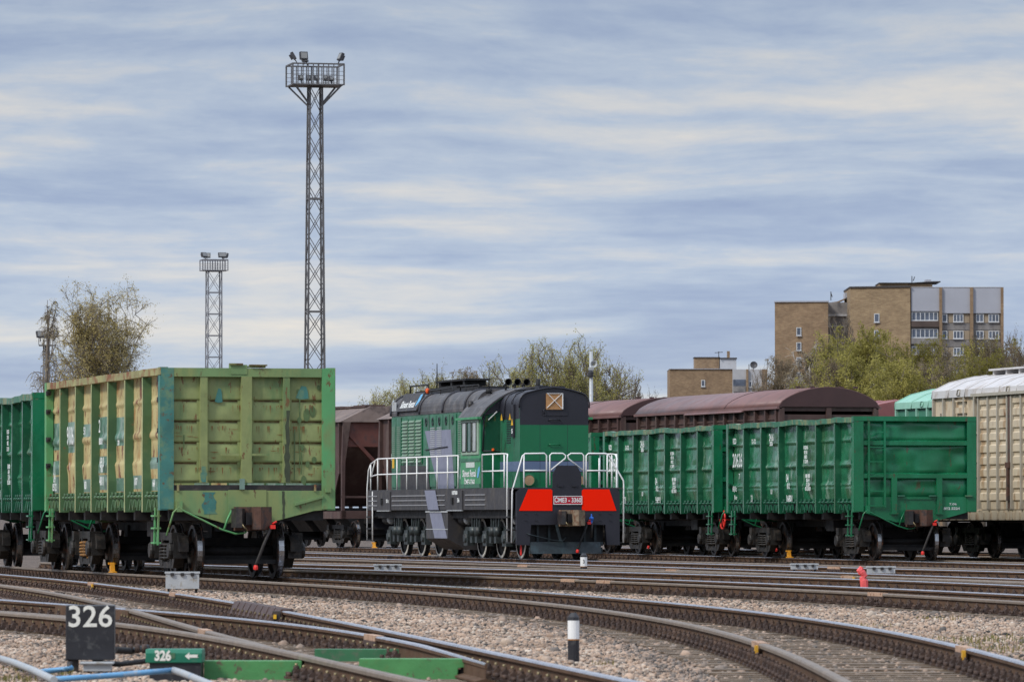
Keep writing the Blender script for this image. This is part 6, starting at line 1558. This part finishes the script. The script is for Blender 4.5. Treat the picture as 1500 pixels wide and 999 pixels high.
def big_block():
    d = 820; s = d / F
    X = lambda px: (px - 750) * s
    Z = lambda py, dd=0: CH + (HZ - py) * (d + dd) / F
    ox = X(1334)
    root = empty('apartment_block', (ox, d, 0), 0, 'tall ochre brick apartment block with grey top panels above the trees at right', 'apartment block')
    x = lambda px: X(px) - ox
    # right wing front with grey panels
    mb = MB(); mb.box(x(1334), x(1470), 0, 18, 0, Z(422)); mb.build('right_wing', M['silicate'], root)
    # brick gable wing on the left of it, set a bit forward and turned
    mb = MB(); mb.prism([(x(1247), 2), (x(1333.4), -.6), (x(1333.4), 17), (x(1247), 17)], 0, Z(421), 'z'); mb.build('gable_wall', M['brick'], root)
    mb = MB(); mb.prism([(x(1247) - .1, 1.8), (x(1333.4) + .02, -.8), (x(1333.4) + .02, 17), (x(1247) - .1, 17)], Z(421), Z(419), 'z'); mb.build('parapet', M['roof_felt'], root)
    mb = MB(); mb.prism([(x(1138), 6), (x(1216), 4.6), (x(1216), 22), (x(1147), 22)], 0, Z(443, 6), 'z'); mb.build('left_wing', M['brick_red'], root)
    mb = MB(); mb.prism([(x(1216), 9), (x(1247), 9), (x(1247), 22), (x(1216), 22)], 0, Z(443, 9), 'z'); mb.build('recess_wall', M['silicate'], root)
    mb = MB(); mb.box(x(1216), x(1247), 8.7, 9.0, Z(460), Z(457)); mb.box(x(1216), x(1247), 8.7, 9.0, Z(476), Z(474)); mb.build('recess_band', M['concrete_pale'], root)
    mb = MB(); mb.prism([(x(1137), 5.8), (x(1217), 4.4), (x(1217), 22), (x(1147), 22)], Z(443, 6) + .01, Z(441, 6), 'z'); mb.build('parapet', M['panel_grey'], root)
    # dark strip pilasters and grey top panels
    for a, b in ((1376, 1380), (1421, 1425.5), (1466, 1470)):
        mb = MB(); mb.box(x(a), x(b), -.7, 0, 0, Z(421)); mb.build('pilaster', M['brick_red'], root)
    for a, b in ((1335, 1376), (1380, 1421), (1425.5, 1466)):
        mb = MB(); mb.box(x(a), x(b), -.35, 0, Z(456 if a < 1360 else 459), Z(421.5)); mb.build('top_panel', M['panel_grey'], root)
        mb = MB(); mb.box(x(a), x(b), -.4, .2, Z(421.5), Z(420.5)); mb.build('parapet', M['concrete_pale'], root)
    # windows
    for row in range(5):
        py = 464 + row * 24.6
        window(root, x(1355), -.1, Z(463.5 + row * 25), 3.8, 1.25 if row % 2 == 0 else 1.3, 5)
        mb = MB(); mb.box(x(1335), x(1376), -.5, -.02, Z(479 + row * 25), Z(470.5 + row * 25)); mb.build('balcony_front', M['timber_dark'] if row % 2 == 0 else M['silicate'], root)
        for px, w, mu in ((1384, .7, 0), (1404, 1.4, 2), (1435.5, 1.05, 1), (1456, 1.45, 2)):
            window(root, x(px), -.1, Z(466 + row * 24.6), w * 1.05, 1.15, mu)
        mb = MB(); mb.box(x(1380.2), x(1420.8), -.06, -.02, Z(483 + row * 24.6), Z(474 + row * 24.6)); mb.box(x(1425.7), x(1465.8), -.06, -.02, Z(483 + row * 24.6), Z(474 + row * 24.6)); mb.build('spandrel', M['silicate'], root)
        mb = MB(); mb.box(x(1390), x(1397), -.05, -.02, Z(473 + row * 24.6), Z(460 + row * 24.6)); mb.box(x(1440), x(1448), -.05, -.02, Z(473 + row * 24.6), Z(460 + row * 24.6)); mb.box(x(1411), x(1420.5), -.05, -.02, Z(473 + row * 24.6), Z(460 + row * 24.6)); mb.build('pier', mat('pier_ochre', (.30, .24, .17), .9, 0, .15, .6), root)
    for row in range(4):
        window(root, x(1285), .75, Z(465.5 + row * 24.5), .75, 1.25, 0)
        window(root, x(1173), 5.25, Z(484 + row * 22), .7, 1.2, 0)
    # roof houses
    mb = MB(); mb.box(x(1292), x(1334), 5, 14, Z(421), Z(413)); mb.build('roof_house', M['brick'], root)
    mb = MB(); mb.box(x(1334), x(1370), 5, 13, Z(421), Z(414)); mb.build('roof_house', M['brick_red'], root)
    mb = MB(); mb.prism([(x(1291), Z(413)), (x(1291), Z(412)), (x(1340), Z(412)), (x(1372), Z(410)), (x(1382), Z(410)), (x(1382), Z(411.2)), (x(1340), Z(413))], 4.6, 14, 'y'); mb.build('roof_slab', M['roof_felt'], root)
    mb = MB(); mb.box(x(1361), x(1369), 6, 9, Z(410), Z(407)); mb.build('vent', M['panel_grey'], root)
    mb = MB(); mb.box(x(1180), x(1216), 12, 18, Z(443), Z(436)); mb.prism([(x(1216), Z(440)), (x(1232), Z(438)), (x(1247), Z(432)), (x(1247), Z(433.5)), (x(1232), Z(440)), (x(1216), Z(442))], 10, 16, 'y'); mb.build('roof_house', M['brick_red'], root)
    mb = MB(); mb.box(x(1244), x(1249), 10, 14, Z(434), Z(425)); mb.build('chimney', M['panel_grey'], root)
    mb = MB()
    for px, a, b in ((1342, 412, 401), (1222, 437, 424)): mb.bar((x(px), 8, Z(a)), (x(px), 8, Z(b)), .12)
    mb.bar((x(1224), 8, Z(432)), (x(1222), 8, Z(426)), .5, .1); mb.bar((x(1344), 8, Z(408)), (x(1346), 8, Z(402)), .12); mb.build('antenna', M['lamp_dark'], root)
big_block()
def small_block():
    d = 900; s = d / F
    X = lambda px: (px - 750) * s; ox = X(1050); x = lambda px: X(px) - ox; Z = lambda py: CH + (HZ - py) * s
    root = empty('apartment_block', (ox, d, 0), 0, 'lower ochre brick block with a white roof house, left of the tall apartment block', 'apartment block')
    mb = MB(); mb.box(x(981), x(1073), 0, 14, 0, Z(541)); mb.build('gable_wall', M['brick_red'], root)
    mb = MB(); mb.box(x(980.5), x(1073), -.2, 14, Z(541) + .01, Z(540)); mb.build('parapet', M['panel_grey'], root)
    mb = MB(); mb.box(x(1073), x(1124), -.2, 14, 0, Z(541)); mb.build('balcony_wing', M['concrete_pale'], root)
    mb = MB(); mb.box(x(1093), x(1096), -.6, -.2, 0, Z(541)); mb.box(x(1116), x(1124), -.7, -.2, 0, Z(541)); mb.build('pilaster', M['brick_red'], root)
    for row in range(3):
        mb = MB(); mb.box(x(1074), x(1092), -.28, -.2, Z(565 + row * 24), Z(556 + row * 24)); mb.build('balcony_glazing', M['win_glass'], root)
        mb = MB(); mb.box(x(1074), x(1092), -.45, -.2, Z(574 + row * 24), Z(566 + row * 24)); mb.build('balcony_front', M['silicate'], root)
        window(root, x(1030), -.02, Z(561.5 + row * 24), .6, 1.05, 0)
        window(root, x(1099), -.22, Z(563 + row * 24), .5, 1.0, 0)
    mb = MB(); mb.box(x(1019), x(1055), 4, 10, Z(541), Z(523)); mb.build('roof_house', M['brick_red'], root)
    mb = MB(); mb.box(x(1056), x(1080), 3.5, 10, Z(541), Z(525)); mb.build('roof_house', M['concrete_pale'], root)
    mb = MB(); mb.box(x(1018), x(1056), 3.8, 10.2, Z(523) + .01, Z(522)); mb.box(x(1055.9), x(1081), 3.3, 10.2, Z(525) + .01, Z(523)); mb.build('roof_slab', M['roof_felt'], root)
    mb = MB(); mb.box(x(1067), x(1071), 5, 6, Z(523), Z(513)); mb.build('chimney', M['brick_red'], root)
    mb = MB()
    mb.bar((x(1054), 3, Z(523)), (x(1054), 3, Z(514)), .12); mb.bar((x(1048), 3, Z(516)), (x(1060), 3, Z(515)), .1); mb.bar((x(1098), 2, Z(541)), (x(1098), 2, Z(533)), .12); mb.bar((x(1105), 2, Z(541)), (x(1105), 2, Z(536)), .12)
    mb.build('antenna', M['lamp_dark'], root)
    mb = MB(); mb.lathe([(0, 0), (.45, .12), (.6, .3), (.45, .15)], 12, 0, Matrix.Translation((x(1105), 2, Z(535))) @ Matrix.Rotation(R(70), 4, 'X')); mb.build('satellite_dish', M['lamp_dark'], root)
small_block()

# ------------------------------------------------------------------ trees
def tree_meshes(seed, H, Wd, droop, nlimb, leafn, leaf_sz, upright=.5, trunk_top=.75, twig_r=.02, multi=1):
    """trunk, branches and leaf clusters as three meshes; base at the origin"""
    rnd = random.Random(seed); T = MB(); B = MB(); LV = []; 
    def leafcloud(p, n, spread):
        for _ in range(n):
            q = p + Vector((rnd.gauss(0, spread), rnd.gauss(0, spread), rnd.gauss(0, spread * .9)))
            s = leaf_sz * rnd.uniform(.5, 1.3); a = Vector((rnd.gauss(0, 1), rnd.gauss(0, 1), rnd.gauss(0, 1))).normalized(); b = a.orthogonal().normalized(); LV.append((q, a * s, b * s * .6))
    tops = []
    for t in range(multi):
        ba = rnd.uniform(0, 2 * PI); lean = (.16 if multi > 1 else .04)
        pts = []; 
        for i in range(7):
            f = i / 6; pts.append(Vector((math.cos(ba) * lean * H * f * .8 + rnd.gauss(0, .012) * H * f, math.sin(ba) * lean * H * f * .8, H * trunk_top * f)))
        r0 = .022 * H / (1 + .35 * (multi - 1)); T.tube(pts, [r0 * (1 - .8 * i / 6) + .02 for i in range(7)], 7); tops.append((pts, r0))
    for k in range(nlimb):
        pts, r0 = tops[k % multi]; f = rnd.uniform(.22, 1.0); i = min(5, int(f * 6)); p = pts[i].lerp(pts[i + 1], f * 6 - i)
        az = k * 2.4 + rnd.uniform(-.4, .4); prof = math.sin(PI * min(1, max(.12, (p.z / H) ** .9))) ** .6
        ln = Wd / 2 * (.55 + .5 * rnd.random()) * (prof + .25 * (1 - f)); el = upright + .5 * f + rnd.uniform(-.15, .2)
        d = Vector((math.cos(az) * math.cos(el), math.sin(az) * math.cos(el), math.sin(el)))
        L = [p]; 
        for j in range(5):
            d = (d + Vector((rnd.gauss(0, .10), rnd.gauss(0, .10), .10 - droop * .28 * (j / 4)))).normalized(); L.append(L[-1] + d * ln / 4)
        rb = max(.025, r0 * .38 * (1 - .5 * f)); B.tube(L, [rb * (1 - .16 * j) for j in range(6)], 5, 0, False)
        for m in range(7):
            g = rnd.uniform(.25, 1); i = min(4, int(g * 5)); q = L[i].lerp(L[i + 1], g * 5 - i); dd = (d * .5 + Vector((rnd.gauss(0, .6), rnd.gauss(0, .6), rnd.gauss(.25 - droop * .5, .4)))).normalized()
            l2 = ln * rnd.uniform(.25, .5); Q = [q]
            for j in range(3):
                dd = (dd + Vector((rnd.gauss(0, .12), rnd.gauss(0, .12), .06 - droop * .45))).normalized(); Q.append(Q[-1] + dd * l2 / 3)
            B.tube(Q, [twig_r * 1.6, twig_r * 1.3, twig_r, twig_r * .7], 4, 0, False)
            for w in range(6):
                u = rnd.uniform(.2, 1); i = min(2, int(u * 3)); a = Q[i].lerp(Q[i + 1], u * 3 - i); e = (dd * .6 + Vector((rnd.gauss(0, .5), rnd.gauss(0, .5), rnd.gauss(.3, .35) - droop * 1.3))).normalized(); l3 = ln * rnd.uniform(.12, .26) * (1 + droop * .7)
                b = a + e * l3 * .5; c = b + (e + Vector((0, 0, -droop * .8))).normalized() * l3 * .5
                B.tube([a, b, c], [twig_r * .9, twig_r * .7, twig_r * .5], 3, 0, False)
                leafcloud(b, leafn, l3 * .22); leafcloud(c, leafn, l3 * .2)
    def fin(mb, nm, m):
        o = mb.build(nm, m, recalc=False); me = o.data; bpy.data.objects.remove(o); return me
    lm = bpy.data.meshes.new('crown'); V = []; Fc = []
    for q, a, b in LV:
        n = len(V); V += [q - a, q + b, q + a, q - b]; Fc.append((n, n + 1, n + 2, n + 3))
    lm.from_pydata([tuple(v) for v in V], [], Fc); lm.update()
    return T, B, lm, fin
def tree_kind(seed, bark, leaf, **kw):
    T, B, lm, fin = tree_meshes(seed, **kw)
    lm.materials.append(leaf); bv = np.array(B.v)
    H = float(np.percentile(bv[:, 2], 99.7)); Wd = float(np.percentile(np.abs(bv[:, :2]), 98) * 2)
    return fin(T, 'trunk', bark), fin(B, 'branches', bark), lm, H, Wd
KIND = {
    'lime': tree_kind(1, M['bark'], M['leaf_lime'], H=16, Wd=9, droop=.12, nlimb=64, leafn=14, leaf_sz=.10, upright=.5, multi=3, trunk_top=.7),
    'olive': tree_kind(2, M['bark'], M['leaf_olive'], H=12, Wd=8, droop=-.15, nlimb=90, leafn=6, leaf_sz=.055, upright=.62, multi=4, trunk_top=.66, twig_r=.02),
    'brown': tree_kind(3, M['bark'], M['leaf_brown'], H=14, Wd=8, droop=.0, nlimb=60, leafn=8, leaf_sz=.075, upright=.55, multi=2, trunk_top=.7, twig_r=.026),
    'bare': tree_kind(4, M['bark'], M['leaf_brown'], H=12, Wd=7, droop=.05, nlimb=50, leafn=2, leaf_sz=.05, upright=.6, multi=2, trunk_top=.7, twig_r=.026),
    'birch': tree_kind(5, M['bark'], M['leaf_birch'], H=14, Wd=8, droop=.28, nlimb=110, leafn=7, leaf_sz=.055, upright=.5, trunk_top=.8, twig_r=.016, multi=3),
    'birchbare': tree_kind(6, M['bark'], M['leaf_birch'], H=14, Wd=5, droop=.6, nlimb=18, leafn=1, leaf_sz=.05, upright=.8, trunk_top=.85, twig_r=.018),
    'whitebirch': tree_kind(7, M['bark_white'], M['leaf_brown'], H=14, Wd=6, droop=.5, nlimb=44, leafn=5, leaf_sz=.075, upright=.75, trunk_top=.85, twig_r=.02),
}
def tree(kind, label, px, top, wpx, d, rz, group):
    T, B, L, H, Wd = KIND[kind]; s = d / F; h = CH + (HZ - top) * s
    root = empty('tree', ((px - 750) * s, d, 0), rz, label, 'tree', group)
    sc = h / H; root.scale = (wpx * s / Wd, wpx * s / Wd, sc)
    link('trunk', T, root); link('branches', B, root); link('crown', L, root)
TG_ = 'spring trees behind the yard'
for a in (
    ('birch', 'drooping golden-brown birch behind the weathered wagon at far left', 143, 427, 122, 300, .3, None),
    ('birchbare', 'thin nearly bare birch beside the dark single-pole mast', 64, 442, 52, 330, 1.2, None),
    ('olive', 'largest olive-green twiggy tree right behind the locomotive hood', 803, 506, 125, 330, .2, TG_),
    ('olive', 'olive twiggy tree between the largest one and the speaker pole', 855, 520, 100, 345, 2.1, TG_),
    ('bare', 'bare grey tree just right of the speaker pole', 905, 536, 95, 345, .9, TG_),
    ('bare', 'small bare grey tree ending the row left of the brick blocks', 940, 552, 60, 350, 2.5, TG_),
    ('olive', 'low olive tree directly above the locomotive cab roof', 757, 541, 85, 340, 3.4, TG_),
    ('brown', 'brownish tree above the middle of the locomotive long hood', 703, 547, 80, 350, 1.7, TG_),
    ('olive', 'pale olive tree above the rear half of the locomotive hood', 660, 552, 95, 345, 4.2, TG_),
    ('olive', 'low pale green tree above the sign board of the locomotive', 612, 560, 110, 340, 5.1, TG_),
    ('olive', 'lowest pale green bush tree at the left end of the row', 562, 576, 90, 335, .6, TG_),
    ('bare', 'bare tree between the low block and the tall apartment block', 1118, 541, 50, 640, .4, TG_),
    ('whitebirch', 'white-trunked birch in front of the tall block left wing', 1192, 507, 80, 560, .3, TG_),
    ('brown', 'brown tree left of the white-trunked birch', 1158, 528, 70, 600, 1.9, TG_),
    ('bare', 'bare brown tree before the recess of the tall block', 1246, 466, 78, 700, 2.8, TG_),
    ('lime', 'lime green tree just right of the white-trunked birch', 1232, 498, 105, 540, .7, TG_),
    ('lime', 'tallest lime green tree before the tall block brick gable', 1290, 491, 115, 520, 2.4, TG_),
    ('lime', 'brightest lime green tree above the mint-roofed wagon', 1338, 505, 105, 480, 4.0, TG_),
    ('brown', 'brown budding tree right of the brightest lime tree', 1385, 508, 95, 520, .9, TG_),
    ('lime', 'olive-lime tree before the right half of the tall block', 1425, 508, 95, 560, 5.0, TG_),
    ('brown', 'brown budding tree before the right corner of the tall block', 1453, 502, 75, 540, 3.1, TG_),
    ('bare', 'tall bare grey tree beyond the right corner of the tall block', 1488, 490, 62, 620, 1.0, TG_),
    ('brown', 'brown tree at the right edge above the beige boxcar roof', 1508, 512, 70, 500, 2.2, TG_),
    ('brown', 'low brown tree between the brown arched roof and the lime trees', 1208, 535, 80, 470, 4.4, TG_),
    ('lime', 'low lime tree right above the end of the arched brown roof', 1268, 528, 110, 450, 1.4, TG_),
    ('lime', 'low olive-lime tree filling the gap above the beige boxcar walkway', 1440, 525, 110, 470, 3.6, TG_),
    ('lime', 'low lime tree left of the brightest one, above the pink-red roof', 1310, 535, 100, 430, 5.5, TG_),
    ('brown', 'low brown tree just left of the beige boxcar roof', 1360, 534, 100, 440, .2, TG_),
): tree(*a)

# ------------------------------------------------------------------ stones and grass
def stones():
    rs = np.random.RandomState(12)
    t = (1 + 5 ** .5) / 2
    V = np.array([(-1, t, 0), (1, t, 0), (-1, -t, 0), (1, -t, 0), (0, -1, t), (0, 1, t), (0, -1, -t), (0, 1, -t), (t, 0, -1), (t, 0, 1), (-t, 0, -1), (-t, 0, 1)]) / 1.9
    Fc = np.array([(0, 11, 5), (0, 5, 1), (0, 1, 7), (0, 7, 10), (0, 10, 11), (1, 5, 9), (5, 11, 4), (11, 10, 2), (10, 7, 6), (7, 1, 8), (3, 9, 4), (3, 4, 2), (3, 2, 6), (3, 6, 8), (3, 8, 9), (4, 9, 5), (2, 4, 11), (6, 2, 10), (8, 6, 7), (9, 8, 1)])
    P = []
    # candidate positions, denser close by
    for y0, y1, dens, smin, smax in ((34, 48, 640, .009, .027), (48, 64, 400, .011, .030), (64, 84, 200, .014, .034), (84, 104, 80, .018, .04)):
        n = int((y1 - y0) * ((y0 + y1) / 2 * .19 + 1) * dens)
        yy = rs.uniform(y0, y1, n); xx = rs.uniform(-1, 1, n) * (yy * .0915 + .4)
        sz = smin + (smax - smin) * rs.rand(n) ** 2.2
        P.append(np.c_[xx, yy, sz])
    yy = rs.uniform(36, 95, 420); P.append(np.c_[rs.uniform(-1, 1, 420) * yy * .092, yy, rs.uniform(.035, .075, 420)])
    P = np.vstack(P)
    tabs = []
    gy = np.linspace(30, 135, 400)
    def near(cv, half, ylo=0, yhi=1e9):
        cx = np.array([cv.X(y) for y in gy]); x = np.interp(P[:, 1], gy, cx); return (np.abs(P[:, 0] - x) < half) & (P[:, 1] > ylo) & (P[:, 1] < yhi)
    keep = np.ones(len(P), bool)
    r = rs.rand(len(P))
    for cv in (TA, TB):
        keep &= ~(near(cv, 1.45) & (r < .48))
        for s in (-1, 1): keep &= ~near(cv.offset(s * .797, 29 if cv is TA else 44, 134), .22)
    for cv in (cR1, cR4): keep &= ~near(cv, .24)
    keep &= ~near(cR2, .2, 42, 84); keep &= ~near(cR3, .2, 42, 96)
    l = np.array([cR4.X(y) for y in gy]); rr = np.array([cR1.X(y) for y in gy])
    inside = (P[:, 0] > np.interp(P[:, 1], gy, l) - .5) & (P[:, 0] < np.interp(P[:, 1], gy, rr) + .45)
    keep &= ~(inside & (r < .62))
    oily = inside.copy()
    for cv in (TA, TB): oily |= near(cv, 1.75)
    oily = oily[keep]
    P = P[keep]; n = len(P)
    th = rs.uniform(0, 2 * PI, n); sc = P[:, 2][:, None] * rs.uniform(.7, 1.35, (n, 3)); sc[:, 2] *= .75
    jit = 1 + rs.uniform(-.22, .22, (n, 12, 1))
    A = V[None] * jit * sc[:, None, :]
    c, s = np.cos(th)[:, None], np.sin(th)[:, None]
    X = A[..., 0] * c - A[..., 1] * s + P[:, 0][:, None]; Y = A[..., 0] * s + A[..., 1] * c + P[:, 1][:, None]
    z = rs.uniform(-.05, -.012, n) ; Z = A[..., 2] + z[:, None]
    co = np.stack([X, Y, Z], -1).reshape(-1, 3); fc = (Fc[None] + (np.arange(n) * 12)[:, None, None]).reshape(-1, 3)
    me = bpy.data.meshes.new('gravel_stones'); me.vertices.add(len(co)); me.vertices.foreach_set('co', co.ravel())
    me.loops.add(len(fc) * 3); me.loops.foreach_set('vertex_index', fc.ravel().astype(np.int32))
    me.polygons.add(len(fc)); me.polygons.foreach_set('loop_start', np.arange(0, len(fc) * 3, 3, dtype=np.int32)); me.polygons.foreach_set('loop_total', np.full(len(fc), 3, np.int32))
    me.update(calc_edges=True)
    at_ = me.attributes.new('tone', 'FLOAT', 'FACE'); at_.data.foreach_set('value', np.repeat(np.where(oily, rs.rand(n) * .42, rs.rand(n)), 20).astype(np.float32))
    me.materials.append(M['stone']); o = link('gravel_stones', me); tag(o, 'loose pinkish grey crushed stones between the tracks', 'gravel', kind='stuff')
    print('stones', n)
stones()
def grass():
    rs = random.Random(9); mb = MB()
    for cx, cy, n, w, h in ((1440, 938, 150, .7, .09), (1462, 950, 120, .5, .11), (1395, 935, 80, .5, .05), (1275, 915, 60, .35, .05), (1378, 905, 70, .3, .06), (1490, 935, 90, .5, .08), (15, 995, 150, .25, .07), (95, 984, 60, .12, .06), (30, 978, 60, .2, .05), (1480, 965, 60, .5, .06), (885, 970, 30, .15, .04)):
        x0, y0 = gp(cx, cy, 0)
        for _ in range(n // 2):
            x = x0 + rs.gauss(0, w * .5); y = y0 + rs.gauss(0, w * 1.2); a = rs.uniform(0, 2 * PI); hh = h * rs.uniform(.25, .75); t = .006
            bx, by = math.cos(a) * t, math.sin(a) * t; lx, ly = rs.gauss(0, .4) * hh, rs.gauss(0, .4) * hh
            mb.face([(x - bx, y - by, -.05), (x + bx, y + by, -.05), (x + lx * .5 + bx * .7, y + ly * .5 + by * .7, hh * .6), (x + lx, y + ly, hh), (x + lx * .5 - bx * .7, y + ly * .5 - by * .7, hh * .6)])
    o = mb.build('grass', M['grass'], recalc=False); tag(o, 'sparse dry grass tufts growing in the gravel', 'grass', kind='stuff')
grass()
